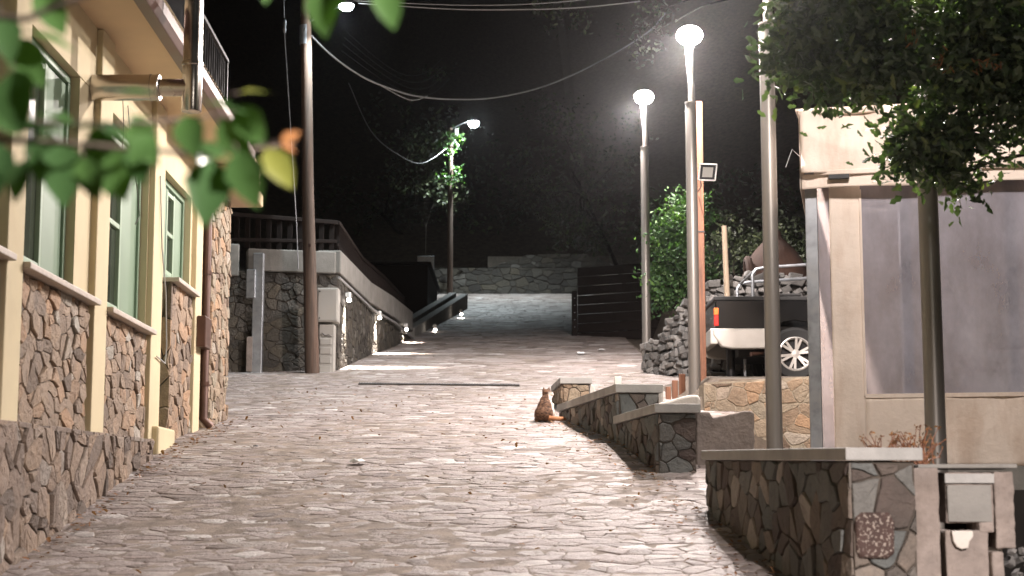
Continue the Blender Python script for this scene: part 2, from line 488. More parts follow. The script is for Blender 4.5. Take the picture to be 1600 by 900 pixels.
def stones(mb, fmap, bounds, sx, sy, gap, relief, seed, jitter=0.42, drop=0.12, mi=0, depth=0.03, tilt=0.35, tints=None, shear=0.0):
    """Voronoi stones over the convex polygon BOUNDS in (a, b); fmap(a, b, h) gives the world point"""
    rn = random.Random(seed)
    xs = [p[0] for p in bounds]; ys = [p[1] for p in bounds]
    i0, i1 = int(min(xs) / sx) - 3, int(max(xs) / sx) + 4
    j0, j1 = int(min(ys) / sy) - 3, int(max(ys) / sy) + 4
    S = {}
    for j in range(j0, j1):
        for i in range(i0, i1):
            if rn.random() < drop: continue
            S[(i, j)] = (i + 0.5 * (j % 2) + rn.uniform(-jitter, jitter), j + rn.uniform(-jitter, jitter), rn.uniform(0, 0.62))
    # boundary half planes
    area = sum(bounds[k][0] * bounds[(k + 1) % len(bounds)][1] - bounds[(k + 1) % len(bounds)][0] * bounds[k][1] for k in range(len(bounds)))
    sg = 1 if area > 0 else -1
    hp = []
    for k in range(len(bounds)):
        a, b = bounds[k], bounds[(k + 1) % len(bounds)]
        nx, ny = (b[1] - a[1]) * sg, -(b[0] - a[0]) * sg
        l = math.hypot(nx, ny)
        hp.append((nx / l, ny / l, (nx * a[0] + ny * a[1]) / l))
    for (i, j), (px, py, pw) in S.items():
        cx, cyy = px * sx, py * sy
        if any(nx * cx + ny * cyy > d + 1.2 * max(sx, sy) for nx, ny, d in hp): continue
        poly = [(cx - 2.2 * sx, cyy - 2.2 * sy), (cx + 2.2 * sx, cyy - 2.2 * sy), (cx + 2.2 * sx, cyy + 2.2 * sy), (cx - 2.2 * sx, cyy + 2.2 * sy)]
        g = gap * rn.uniform(0.35, 1.3)
        for dj in (0, -1, 1, -2, 2):
            for di in (0, -1, 1, -2, 2):
                q = S.get((i + di, j + dj)) if (di or dj) else None
                if not q: continue
                # bisector in the scaled metric
                ax, ay = (q[0] - px), (q[1] - py)
                m = (q[0] ** 2 + q[1] ** 2 - px ** 2 - py ** 2 + pw - q[2]) / 2
                nx, ny = ax / sx, ay / sy
                l = math.hypot(nx, ny)
                poly = clip(poly, nx / l, ny / l, m / l - g / 2)
                if len(poly) < 3: break
            if len(poly) < 3: break
        if len(poly) < 3: continue
        for nx, ny, d in hp:
            poly = clip(poly, nx, ny, d)
            if len(poly) < 3: break
        if len(poly) < 3: continue
        A = abs(sum(poly[k][0] * poly[(k + 1) % len(poly)][1] - poly[(k + 1) % len(poly)][0] * poly[k][1] for k in range(len(poly)))) / 2
        if A < 0.03 * sx * sy: continue
        # irregular outline: edges follow a shared noise field, so neighbouring stones stay parallel
        out = []
        size = math.sqrt(A)
        mx = sum(p[0] for p in poly) / len(poly); my = sum(p[1] for p in poly) / len(poly)
        for k in range(len(poly)):
            a, b = poly[k], poly[(k + 1) % len(poly)]
            l = math.hypot(b[0] - a[0], b[1] - a[1])
            if l < 0.04 * size: continue
            ns = 1 if l < 0.3 * size else (2 if l < 0.6 * size else (3 if l < 1.1 * size else 4))
            for q in range(ns):
                tt = q / ns
                w = rn.uniform(0.0, 0.06) if q == 0 else rn.uniform(-0.025, 0.05)
                qx, qy = a[0] + (b[0] - a[0]) * tt, a[1] + (b[1] - a[1]) * tt
                out.append((qx + (mx - qx) * w, qy + (my - qy) * w))
        wx = []
        for qx, qy in out:
            nv = mnoise.noise_vector(Vector((qx / sx * 0.9 + seed * 7.3, qy / sy * 0.9, seed * 3.1)))
            nv2 = mnoise.noise_vector(Vector((qx / sx * 2.4 + seed * 5.1, qy / sy * 2.4, seed * 1.7)))
            wx.append((qx + sx * (0.20 * nv.x + 0.07 * nv2.x), qy + sy * (0.20 * nv.y + 0.07 * nv2.y)))
        lim_ok = []
        for p in wx:
            q = p
            for nx, ny, d in hp:
                e_ = nx * q[0] + ny * q[1] - d
                if e_ > 0: q = (q[0] - nx * e_, q[1] - ny * e_)
            lim_ok.append(q)
        out = lim_ok
        mx = sum(p[0] for p in out) / len(out); my = sum(p[1] for p in out) / len(out)
        n = len(out)
        if n < 3: continue
        h = relief * rn.uniform(0.35, 1.2)
        tx, ty = rn.uniform(-1, 1) * tilt * relief / max(sx, 1e-3), rn.uniform(-1, 1) * tilt * relief / max(sy, 1e-3)
        H = lambda p, k=1.0: max(0.0, (h + tx * (p[0] - mx) + ty * (p[1] - my)) * k)
        bev = min(0.12, 0.007 / size + 0.02)
        ring0 = [fmap(p[0], p[1], -depth) for p in out]
        ring1 = [fmap(p[0], p[1], H(p, 0.55)) for p in out]
        r2 = [(p[0] + (mx - p[0]) * bev, p[1] + (my - p[1]) * bev) for p in out]
        ring2 = [fmap(p[0], p[1], H(p, 0.95)) for p in r2]
        r3 = [(p[0] + (mx - p[0]) * 0.5, p[1] + (my - p[1]) * 0.5) for p in r2]
        ring3 = [fmap(p[0], p[1], H(p, 1.0) + relief * rn.uniform(-0.10, 0.16)) for p in r3]
        cen = [fmap(mx, my, H((mx, my)) + relief * rn.uniform(-0.08, 0.12))]
        f = []
        for a in range(3):
            for k in range(n):
                f.append((a * n + k, a * n + (k + 1) % n, (a + 1) * n + (k + 1) % n, (a + 1) * n + k))
        f += [(3 * n + k, 3 * n + (k + 1) % n, 4 * n) for k in range(n)]
        tv = min(1, max(0, rn.gauss(0.5, 0.22)))
        if rn.random() < 0.06: tv = rn.choice([0.02, 0.98])
        mb.add(ring0 + ring1 + ring2 + ring3 + cen, f, tv, mi)

def wall_map(p0, p1, nrm):
    """face of a wall: a runs along p0->p1, b is world z, h is out of the face"""
    p0 = Vector((p0[0], p0[1], 0)); d = Vector((p1[0], p1[1], 0)) - p0
    L = d.length; d.normalize()
    n = Vector((nrm[0], nrm[1], 0)).normalized()
    return (lambda a, b, h: p0 + d * a + n * h + Vector((0, 0, b))), L

def foliage(mb, blobs, leaf, count, rn, tints=(0, 1), droop=0.0, clump=None, lobed=True, tintfn=None):
    """leaf faces in clumps through ellipsoid volumes. blobs = [(centre, (rx,ry,rz), weight)]"""
    tw = sum(b[2] for b in blobs)
    cl = clump or 14
    for c, r, w in blobs:
        k = max(1, int(count * w / tw / cl))
        for _ in range(k):
            while True:
                q = Vector((rn.uniform(-1, 1), rn.uniform(-1, 1), rn.uniform(-1, 1)))
                if q.length <= 1: break
            q = q * (0.55 + 0.45 * rn.random()) if q.length < 0.5 else q
            cc = Vector(c) + Vector((q.x * r[0], q.y * r[1], q.z * r[2]))
            ct = rn.uniform(*tints)
            spray = Vector((rn.gauss(0, 1), rn.gauss(0, 1), rn.gauss(0, 0.6) - droop)).normalized()
            for _l in range(cl):
                t = rn.random()
                o = cc + spray * (t * leaf * 3.2) + Vector((rn.gauss(0, 1), rn.gauss(0, 1), rn.gauss(0, 1))) * leaf * 0.75
                add_leaf(mb, o, leaf * rn.uniform(0.6, 1.2), rn, min(1, max(0, ct + rn.uniform(-0.2, 0.2))), lobed, droop)

def add_leaf(mb, o, l, rn, tint, lobed=True, droop=0.0, d=None, width=0.5, bend=0.18, up=None):
    if d is None:
        d = Vector((rn.gauss(0, 1), rn.gauss(0, 1), rn.gauss(0, 0.8) - droop))
    d = d.normalized()
    s = d.cross(up if up is not None else Vector((rn.gauss(0, 1), rn.gauss(0, 1), rn.gauss(0, 1)))).normalized()
    n = s.cross(d)
    w = l * width
    if lobed:
        pr = [(0.0, 0.06), (0.25, 0.42), (0.42, 0.26), (0.62, 0.5), (0.82, 0.3), (1.0, 0.02)]
    else:
        pr = [(0.0, 0.03), (0.18, 0.36), (0.42, 0.5), (0.7, 0.34), (0.88, 0.14), (1.0, 0.0)]
    L = [o + d * (l * t) + s * (w * k) + n * (l * bend * (k * k * 2 - t * t * 0.5)) for t, k in pr]
    C = [o + d * (l * t) - n * (l * bend * t * t * 0.5) for t, k in pr]
    Rr = [o + d * (l * t) - s * (w * k) + n * (l * bend * (k * k * 2 - t * t * 0.5)) for t, k in pr]
    k = len(pr)
    f = []
    for i in range(k - 1):
        f.append((i, i + 1, k + i + 1, k + i))
        f.append((k + i, k + i + 1, 2 * k + i + 1, 2 * k + i))
    mb.add(L + C + Rr, f, tint, 0, not lobed)

def limb(mb, pts, r0, r1, n=8):
    k = len(pts)
    mb.tube(pts, [r0 + (r1 - r0) * i / (k - 1) for i in range(k)], n)

def wander(a, b, n, amt, rn):
    a, b = Vector(a), Vector(b)
    return [a + (b - a) * (i / n) + (Vector((rn.gauss(0, 1), rn.gauss(0, 1), rn.gauss(0, 1))) * amt if 0 < i < n else Vector((0, 0, 0))) for i in range(n + 1)]

def roughen(o, amt=0.01, size=0.08, levels=4):
    m = o.modifiers.new('subdivide', 'SUBSURF'); m.subdivision_type = 'SIMPLE'; m.levels = levels; m.render_levels = levels
    tx = bpy.data.textures.new('rough_cast', 'CLOUDS'); tx.noise_scale = size; tx.noise_depth = 4
    d = o.modifiers.new('rough_cast', 'DISPLACE'); d.texture = tx; d.strength = amt; d.mid_level = 0.5; d.texture_coords = 'GLOBAL'
    return o

# ================================================================== THE SETTING
# ---- terrain sheet
def terrain_z(x, y):
    z = G(y)
    if x > 1.35 and y < 19.2:
        z -= 0.80 * smooth(x, 1.35, 1.9) * (1 - smooth(y, 18.2, 18.6))
    if x > 2.2 and y > 18.6:
        z = min(1.40 + (y - 18.6) * 0.085, 1.72) if y < 26 else max(z, 1.72)
    if x > 3.6 and y > 27.5:
        z = max(z, G(y)) + 1.1 * smooth(y, 27.5, 29) + 0.35 * max(0, x - 5)
    if x < -3.35 and y > 27.5:
        z = max(z, 3.75 + 0.2 * smooth(y, 30, 60)) + 0.35 * max(0, -x - 7) * smooth(y, 30, 45)
        if y > 38: z = max(z, G(y) - 0.3)
    if y > 68:
        z += (y - 68) * 0.55
    return z - 0.045

xs = list(np.arange(-60, -12, 8.0)) + list(np.arange(-12, 10.01, 0.4)) + list(np.arange(12, 61, 8.0))
ys = list(np.arange(-25, 6, 1.0)) + list(np.arange(6, 40, 0.4)) + list(np.arange(40, 80, 1.0)) + list(np.arange(80, 121, 8.0))
g = MB()
vv = [(x, y, terrain_z(x, y)) for y in ys for x in xs]
nx_ = len(xs)
g.add(vv, [(j * nx_ + i, j * nx_ + i + 1, (j + 1) * nx_ + i + 1, (j + 1) * nx_ + i) for j in range(len(ys) - 1) for i in range(nx_ - 1)], smooth=True)
tag(g.build('ground', M['dirt']), kind='structure')

# ---- cobbled street (irregular flagstones, real relief)
road = MB()
rmap = lambda a, b, h: Vector((a, b, G(b) + h - 0.012))
stones(road, rmap, [(-3.6, 4.0), (2.2, 4.0), (1.9, 10.0), (1.2, 17.6), (-3.3, 17.6)], 0.145, 0.09, 0.006, 0.009, 11, jitter=0.48, drop=0.25)
stones(road, rmap, [(-5.6, 17.6), (2.5, 17.6), (2.6, 27.3), (-5.6, 27.3)], 0.16, 0.11, 0.006, 0.009, 12, jitter=0.48, drop=0.25)
stones(road, rmap, [(-3.1, 27.3), (2.5, 27.3), (2.6, 40), (-2.2, 40)], 0.25, 0.18, 0.010, 0.012, 13, jitter=0.48, drop=0.22)
stones(road, rmap, [(-2.3, 40), (2.9, 40), (3.4, 66), (-3.0, 66)], 0.34, 0.26, 0.016, 0.014, 14, jitter=0.48, drop=0.2)
rnb = random.Random(99)
for x0b, x1b, y0b, y1b, st in ((-3.5, 2.2, 6.5, 17.6, 0.10), (-5.6, 2.6, 17.6, 27.3, 0.14), (-3.1, 2.6, 27.3, 40, 0.2)):
    nxb, nyb = int((x1b - x0b) / st), int((y1b - y0b) / st)
    vb = []
    for j in range(nyb + 1):
        y = y0b + (y1b - y0b) * j / nyb
        for i in range(nxb + 1):
            x = x0b + (x1b - x0b) * i / nxb
            lim = 2.36 - 0.1 * y if y < 17.6 else 2.6
            big = 0.5 + 0.5 * math.sin(x * 1.9 + math.sin(y * 1.3) * 1.4) * math.sin(y * 1.1 + x * 0.6)
            vb.append((min(x, lim), y, G(y) - 0.0100 + rnb.uniform(-0.004, 0.004) + 0.005 * big))
    road.add(vb, [(j * (nxb + 1) + i, j * (nxb + 1) + i + 1, (j + 1) * (nxb + 1) + i + 1, (j + 1) * (nxb + 1) + i) for j in range(nyb) for i in range(nxb)], 0.3, 1, True)
tag(road.build('road', [M['road'], M['bedding']]), kind='structure')

# ================================================================== BUILDING ON THE LEFT
BX0 = -2.6
def B(s, o, z):
    return Vector((BX0 - 0.0275 * s + o, s, z))
def bbox_(mb, s0, s1, o0, o1, z0, z1, mi=0):
    a = [B(s0, o0, z0), B(s0, o1, z0), B(s1, o1, z0), B(s1, o0, z0)]
    b = [B(s0, o0, z1), B(s0, o1, z1), B(s1, o1, z1), B(s1, o0, z1)]
    return mb.hexa(a, b, mi)

house = thing('house', 'cream rendered house with stone panels below pale green windows beside the cobbled street', 'house', B(12, -2.5, G(12)))
LIN, SOF, SIL = 2.86, 3.33, 1.375
SW0, SW1 = 3.0, 17.3
w = MB()
# core behind everything
bbox_(w, SW0, SW1, -5.0, -0.36, -2.2, 6.0)
# band above the windows
bbox_(w, SW0, 16.9, -0.36, -0.045, LIN, SOF + 0.02)
# narrow returns beside windows: (s0, s1)
for s0, s1 in ((10.87, 11.33), (13.34, 13.42), (15.40, 15.53), (16.02, 16.9)):
    bbox_(w, s0, s1, -0.36, -0.05, 0.3, LIN - 0.002)
bbox_(w, 7.2, 8.2, -0.36, -0.05, -1.0, LIN - 0.002)
w.build('wall', M['cream'], house)
# columns
for s0, s1, zb in ((9.12, 9.46, 0.40), (11.31, 11.70, 0.42), (13.36, 13.80, 0.40), (15.50, 15.86, 0.60)):
    w = MB(); bbox_(w, s0, s1, -0.34, 0.0, zb, SOF - 0.004)
    w.build('pilaster', M['cream'], house, bevel=0.008)
# stone panels, sills, windows
def fmapB(o):
    return lambda a, b, h: B(a, o + h, b)
def panel(s0, s1, zt, o, seed, zb=None):
    w = MB()
    zb0 = 0.40 if zb is None else zb
    bbox_(w, s0, s1, -0.36, o - 0.02, zb0 - 0.6, zt - 0.002, 1)
    stones(w, fmapB(o - 0.02), [(s0, zb0 - 0.25), (s1, zb0 - 0.25), (s1, zt - 0.003), (s0, zt - 0.003)], 0.14, 0.088, 0.006, 0.022, seed, jitter=0.48, drop=0.28, tilt=0.5)
    return w
w = panel(9.48, 11.29, SIL - 0.035, -0.03, 21); w.build('stone_panel', [M['facade_stone'], M['mortar']], house)
w = panel(11.72, 13.34, SIL - 0.035, -0.03, 22); w.build('stone_panel', [M['facade_stone'], M['mortar']], house)
w = panel(7.2, 9.10, SIL - 0.035, -0.03, 23); w.build('stone_panel', [M['facade_stone'], M['mortar']], house)
w = panel(14.36, 15.48, 1.95 - 0.035, -0.02, 24, 0.6)
em, eL = wall_map((B(14.36, -0.36, 0).x, 14.36), (B(14.36, -0.02, 0).x, 14.36), (0, -1))
stones(w, em, [(0, 0.4), (eL, 0.4), (eL, 1.91), (0, 1.91)], 0.22, 0.30, 0.012, 0.02, 25)
w.build('stone_panel', [M['facade_stone'], M['mortar']], house)
for s0, s1, z in ((9.40, 11.36, SIL), (11.66, 13.42, SIL), (7.2, 9.20, SIL), (14.30, 15.54, 1.95)):
    w = MB(); bbox_(w, s0 + 0.05, s1 - 0.04, -0.35, 0.045, z - 0.035, z + 0.005)
    w.build('sill', M['sill'], house, bevel=0.006)

def window(s0, s1, zb, zt, panelled=True):
    fr = MB()
    o0, o1 = -0.19, -0.11
    t = 0.055
    bbox_(fr, s0, s1, o0, o1, zt - t, zt); bbox_(fr, s0, s1, o0, o1, zb, zb + t)
    bbox_(fr, s0, s0 + t, o0, o1, zb + t, zt - t); bbox_(fr, s1 - t, s1, o0, o1, zb + t, zt - t)
    bbox_(fr, s0 + t, s0 + 0.20, o0 - 0.01, o1 - 0.02, zb + t, zt - t)
    f = fr.build('window_frame', M['green'], house, bevel=0.005)
    mid = s0 + (s1 - s0) * 0.60
    sa = MB()
    a0, a1 = s0 + 0.21, mid - 0.015
    st = 0.05
    z0, z1 = zb + t + 0.01, zt - t - 0.01
    p0, p1 = -0.185, -0.125
    bbox_(sa, a0, a0 + st, p0, p1, z0, z1); bbox_(sa, a1 - st, a1, p0, p1, z0, z1)
    for z in (z0, z0 + (z1 - z0) * 0.5 - st / 2, z1 - st):
        bbox_(sa, a0 + st, a1 - st, p0, p1 - 0.004, z, z + st * 0.8)
    sa.build('sash', M['green_light'], f, bevel=0.004)
    gl = MB(); bbox_(gl, a0 + st * 0.5, a1 - st * 0.5, -0.165, -0.157, z0 + 0.01, z1 - 0.01)
    gl.build('pane', M['pane'], f)
    sh = MB()
    bbox_(sh, mid, s1 - t - 0.004, -0.185, -0.13, z0, z1)
    sh.build('shutter', M['green'], f, bevel=0.006)

window(9.52, 10.86, SIL + 0.006, LIN - 0.003)
window(11.74, 13.33, SIL + 0.006, LIN - 0.003)
window(7.25, 8.9, SIL + 0.006, LIN - 0.003)
window(14.36, 15.39, 1.956, LIN - 0.003)
# entrance between pilaster and third panel
d_ = MB(); bbox_(d_, 13.82, 14.34, -0.34, -0.27, 0.5, LIN - 0.003)
dr = d_.build('door', M['green'], house, bevel=0.01)
d_ = MB(); d_.tube([B(13.92, -0.25, 1.5), B(13.92, -0.20, 1.5), B(14.02, -0.20, 1.5)], 0.01)
d_.build('handle', M['steel'], dr)
d_ = MB(); bbox_(d_, 13.50, 14.25, -0.26, 0.06, 0.30, 0.60)
d_.build('doorstep', M['cream'], house, bevel=0.02)

# plinth
w = MB()
pl_top = lambda s: 0.42 + (s - 8.7) * 0.011
PO = 0.065
a = [(4, -1.9), (13.28, 0.15), (13.28, pl_top(13.28)), (4, pl_top(4))]
w.hexa([B(s, -0.3, z) for s, z in a], [B(s, PO - 0.03, z) for s, z in a], 1)
stones(w, lambda a, b, h: B(a, PO - 0.03 + h, b), [(4, G(4) - 0.1), (13.28, G(13.28) - 0.15), (13.28, pl_top(13.28)), (4, pl_top(4))], 0.14, 0.135, 0.010, 0.034, 31, jitter=0.47, drop=0.25)
stones(w, lambda a, b, h: B(b, a, pl_top(b) + h * 0.6), [(-0.04, 4), (PO, 4), (PO, 13.26), (-0.04, 13.26)], 0.18, 0.2, 0.012, 0.02, 32)
w.build('plinth', [M['plinth_stone'], M['mortar']], house)

# stone corner pier
w = MB()
bbox_(w, 16.14, 17.34, -0.5, 0.03, 0.3, SOF - 0.15, 1)
stones(w, fmapB(0.03), [(16.12, 0.5), (17.36, 0.5), (17.36, SOF - 0.15), (16.12, SOF - 0.15)], 0.16, 0.095, 0.007, 0.03, 33, drop=0.25)
em, eL = wall_map((B(16.14, -0.2, 0).x, 16.14), (B(16.14, 0.03, 0).x, 16.14), (0, -1))
stones(w, em, [(0, 0.5), (eL, 0.5), (eL, SOF - 0.15), (0, SOF - 0.15)], 0.2, 0.18, 0.012, 0.02, 34)
w.build('stone_pier', [M['warm_stone'], M['mortar']], house)

# soffit slab / balcony floor, gutter, railing, upper storey
w = MB()
bbox_(w, SW0, 17.3, -5.0, 0.36, SOF, SOF + 0.24)
w.build('balcony_slab', M['soffit'], house, bevel=0.01)
w = MB()
bbox_(w, 16.05, 17.75, -0.6, 0.34, SOF - 0.14, SOF - 0.004)
w.build('eave_block', M['soffit'], house, bevel=0.015)
w = MB()
prof = [(0.362, SOF - 0.03), (0.45, SOF - 0.03), (0.475, SOF + 0.03), (0.475, SOF + 0.12), (0.455, SOF + 0.12), (0.44, SOF + 0.16), (0.362, SOF + 0.16)]
w.hexa([B(SW0, o, z) for o, z in prof], [B(16.0, o, z) for o, z in prof])
w.build('gutter', M['brown_metal'], house, bevel=0.006)
w = MB()
rail = house
w = MB()
bbox_(w, SW0, 14.46, 0.375, 0.425, 3.93, 3.965)
for s in (9.0, 10.8, 12.6, 14.43):
    bbox_(w, s - 0.02, s + 0.02, 0.38, 0.42, SOF + 0.24, 3.93)
rl = w.build('balcony_railing', M['dark_metal'], house, bevel=0.004)
w = MB()
for s0, s1 in ((7.2, 8.97), (9.03, 10.77), (10.83, 12.57)):
    bbox_(w, s0, s1, 0.393, 0.407, SOF + 0.26, 3.92)
w.build('panel', M['black_gloss'], rl)
w = MB()
for k in range(15):
    s = 12.66 + k * 0.12
    bbox_(w, s - 0.035, s + 0.035, 0.393, 0.405, SOF + 0.26, 3.925)
w.build('slats', M['black_gloss'], rl)
# downpipe and its shoe
w = MB()
w.tube([B(15.98, 0.02, SOF + 0.0), B(15.98, 0.02, 0.78), B(16.0, 0.10, 0.70)], 0.045, 12)
for z in (1.1, 2.2, 3.0):
    w.lathe(B(15.98, 0.02, z), [(0.047, 0), (0.054, 0), (0.054, 0.04), (0.047, 0.04)], 12)
w.build('downpipe', M['brown_metal'], house)

# wall box by the downpipe
w = MB(); bbox_(w, 15.58, 15.92, 0.003, 0.09, 1.45, 1.75)
bx = w.build('meter_box', M['brown_metal'], None, loc=B(15.7, 0.0, 1.45), bevel=0.01)
tag(bx, 'small brown metal meter box fixed to the cream pilaster beside the downpipe', 'meter box')

# flue pipe
FS = 11.22
fl = thing('flue_pipe', 'shiny stainless flue coming out of the cream facade and turning up past the balcony', 'flue', B(FS, -0.04, 2.75))
w = MB()
zc = 2.875
w.lathe(B(FS, -0.045, zc), [(0.0, 0.0), (0.092, 0.0), (0.092, 0.40), (0.096, 0.402), (0.096, 0.415), (0.092, 0.417), (0.092, 0.455), (0.096, 0.457), (0.096, 0.47), (0.09, 0.475), (0.0, 0.475)], 28, (1, 0, 0))
w.build('horizontal_pipe', M['steel'], fl)
w = MB()
w.lathe(B(FS, 0.43, zc), [(0.062, 0.0), (0.062, 0.22)], 20, (1, 0, 0))
w.lathe(B(FS, 0.655, 2.70), [(0.0, 0.0), (0.066, 0.0), (0.070, 0.01), (0.070, 0.33), (0.076, 0.335), (0.076, 0.355), (0.068, 0.36)], 24)
w.build('tee', M['steel'], fl)
w = MB()
w.lathe(B(FS, 0.655, 3.06), [(0.067, 0.0), (0.067, 1.0), (0.071, 1.0), (0.071, 1.03), (0.067, 1.03), (0.067, 3.0), (0.0, 3.0)], 24)
w.build('vertical_pipe', M['steel'], fl)

# loose wires on the facade
def cable(name, pts, r, label, cat, mat='cable', group=None, n=6):
    mb = MB(); mb.tube(pts, r, n, smooth=True)
    o = mb.build(name, M[mat], None, loc=pts[0])
    return tag(o, label, cat, group)
cable('loose_wire', [B(11.9, 0.02, 3.0), B(11.93, 0.03, 2.75), B(11.92, 0.02, 2.45), B(11.9, 0.02, 2.30)], 0.004, 'thin brown wire hanging straight from the facade under the flue', 'wire', 'dark_cable')
cable('loose_wire', [B(12.05, 0.03, 2.95), B(12.1, 0.05, 2.65), B(12.35, 0.06, 2.35), B(12.5, 0.05, 2.18), B(12.4, 0.04, 2.10)], 0.004, 'thin brown wire curling away from the facade below the flue tee', 'wire', 'dark_cable')
cable('loose_wire', [B(13.5, 0.012, 2.7), B(13.65, 0.015, 2.1), B(13.85, 0.02, 1.75), B(13.95, 0.02, 1.3), B(13.9, 0.02, 1.15), B(13.55, 0.015, 1.18)], 0.006, 'thin pale wire running down the pilaster beside the entrance recess', 'wire', 'cable')

# ================================================================== LEFT RETAINING WALL WITH CONCRETE BEAM
LW = [(-2.91, 27.0), (-2.76, 31.3), (-2.52, 33.8), (-2.31, 37.0)]
RWX = (-5.6, 26.3)
rw = thing('retaining_wall', 'dark stone retaining wall topped with a pale concrete beam and lit by small wall lamps', 'wall', (-3.0, 27.2, G(27)))
w = MB()
TOPZ = 3.72
pl = [RWX] + LW
back = [(-5.6, 29.0), (-3.5, 29.0), (-3.3, 31.3), (-3.0, 33.8), (-2.8, 37.0)]
for k in range(len(pl) - 1):
    a, b = pl[k], pl[k + 1]
    c, d = back[k + 1], back[k]
    q = [a, b, c, d]
    w.hexa([(x, y, G(y) - 0.4) for x, y in q], [(x, y, TOPZ - 0.004) for x, y in q], 1)
for k in range(len(pl) - 1):
    a, b = Vector((*pl[k], 0)), Vector((*pl[k + 1], 0))
    d = (b - a).normalized(); n = Vector((d.y, -d.x, 0))
    f, Lw = wall_map(pl[k], pl[k + 1], n)
    stones(w, f, [(0, G(a.y) - 0.1), (Lw, G(b.y) - 0.1), (Lw, TOPZ - 0.01), (0, TOPZ - 0.01)], 0.17, 0.12, 0.010, 0.025, 40 + k, drop=0.25)
w.build('stone_face', [M['dark_stone'], M['mortar']], rw)
w = MB()
off = 0.05
def shift(p, q, o):
    d = Vector((q[0] - p[0], q[1] - p[1], 0)).normalized()
    return d.y * o, -d.x * o
bt = [4.08, 4.13, 4.16, 4.20, 4.24]
for k in range(1, len(pl) - 1):
    a, b = pl[k], pl[k + 1]
    sx_, sy_ = shift(a, b, off)
    q = [(a[0] + sx_, a[1] + sy_), (b[0] + sx_, b[1] + sy_), (b[0] - 0.34, b[1]), (a[0] - 0.34, a[1])]
    w.hexa([(x, y, TOPZ + 0.02 * k) for x, y in q], [(x, y, bt[k if i in (0, 3) else k + 1]) for i, (x, y) in enumerate(q)])
# front run, in pieces
fd = (Vector((*LW[0], 0)) - Vector((*RWX, 0)))
def FP(t, o=0.0):
    p = Vector((*RWX, 0)) + fd * t
    n = Vector((fd.y, -fd.x, 0)).normalized()
    return p + n * o
for t0, t1, zt, zb, o in ((0.46, 0.985, 4.10, TOPZ, 0.05), (0.32, 0.41, 4.16, TOPZ - 0.1, 0.09), (0.10, 0.30, 4.12, TOPZ, 0.02)):
    q = [FP(t0, o), FP(t1, o), FP(t1, -0.3), FP(t0, -0.3)]
    w.hexa([(p.x, p.y, zb + 0.006) for p in q], [(p.x, p.y, zt) for p in q])
w.build('concrete_beam', M['concrete'], rw, bevel=0.02)
cable('wall_conduit', [(pl[1][0] + 0.02, 27.0, 3.67)] + [Vector((x + 0.085, y, 3.63 + 0.02 * math.sin(y * 3))) for x, y in LW[1:]], 0.022, 'grey conduit pipe running below the concrete beam of the retaining wall', 'conduit', 'cable')

# wooden railing above the wall
rg = thing('wooden_railing', 'dark wooden balustrade on top of the concrete beam beside the hillside house', 'railing', (-3.2, 27.3, 4.1))
w = MB()
tops = [FP(0.05, -0.15), FP(1.0, -0.15)] + [Vector((x - 0.18, y, 0)) for x, y in LW[1:]]
tz = [4.72, 4.62, 4.64, 4.60, 4.55]
for k in range(len(tops) - 1):
    a, b = tops[k], tops[k + 1]
    w.bar((a.x, a.y, tz[k]), (b.x, b.y, tz[k + 1]), 0.10, 0.07)
    w.bar((a.x, a.y, 4.24), (b.x, b.y, 4.30), 0.06, 0.06)
w.build('rail', M['dark_wood'], rg, bevel=0.008)
for k in range(len(tops) - 1):
    a, b = tops[k], tops[k + 1]
    n = int((b - a).length / 0.17)
    for i in range(n):
        t = (i + 0.5) / n
        p = a.lerp(b, t)
        w = MB()
        w.box((p.x - 0.04, p.y - 0.02, 4.13), (p.x + 0.04, p.y + 0.02, tz[k] + (tz[k + 1] - tz[k]) * t - 0.036))
        w.build('baluster', M['dark_wood'], rg)

def spot(name, parent, local, power, col, cone=150, blend=0.5, size=0.05, aim=(0, 0, -1)):
    ld = bpy.data.lights.new(name, 'SPOT')
    ld.energy = power; ld.color = col; ld.shadow_soft_size = size
    ld.spot_size = R(cone); ld.spot_blend = blend
    lo = bpy.data.objects.new(name, ld); COL.objects.link(lo)
    lo.parent = parent; lo.location = local
    lo.rotation_euler = Vector(aim).to_track_quat('-Z', 'Y').to_euler()
    return lo

# wall lamps: fixture + light; built once and copied
def wall_lamp_proto():
    t = thing('wall_lamp', 'small round wall lamp shining down the stone beside the white meter cabinet', 'wall lamp', (0, 0, 0), 'small lamps along the retaining wall')
    mb = MB(); mb.lathe((0, 0, -0.03), [(0.0, 0.10), (0.03, 0.10), (0.035, 0.08), (0.035, 0.0), (0.03, -0.005)], 16)
    mb.box((-0.06, -0.03, 0.0), (-0.03, 0.03, 0.06))
    mb.build('housing', M['white_metal'], t)
    mb = MB(); mb.lathe((0, 0, -0.035), [(0.03, 0.0), (0.04, -0.03), (0.03, -0.055), (0.0, -0.06)], 16)
    mb.build('lens', M['glass_small'], t)
    l_ = spot('wall_lamp_light', t, (0.0, 0, -0.105), 700.0, (1.0, 0.9, 0.8), 130, 0.4, 0.02)
    l_.rotation_euler = (0, 0, 0); l_.scale = (1, 0.24, 1)
    return t
wl0 = wall_lamp_proto()
def wallx(y):
    return float(np.interp(y, [p[1] for p in LW] + [38.7, 45.7, 54], [p[0] for p in LW] + [-2.03, -1.56, -1.48]))
wl_spots = [(27.7, 3.44, 'small round wall lamp shining down the stone beside the white meter cabinet'),
            (31.9, 3.60, 'small wall lamp below the beam, throwing the longest streak of light on the road'),
            (35.5, 3.74, 'small wall lamp where the concrete beam meets the ground'),
            (39.6, 4.16, 'low lamp glowing orange at the bottom end of the sloping parapet'),
            (46.5, 5.32, 'low bright lamp near the upper end of the sloping parapet')]
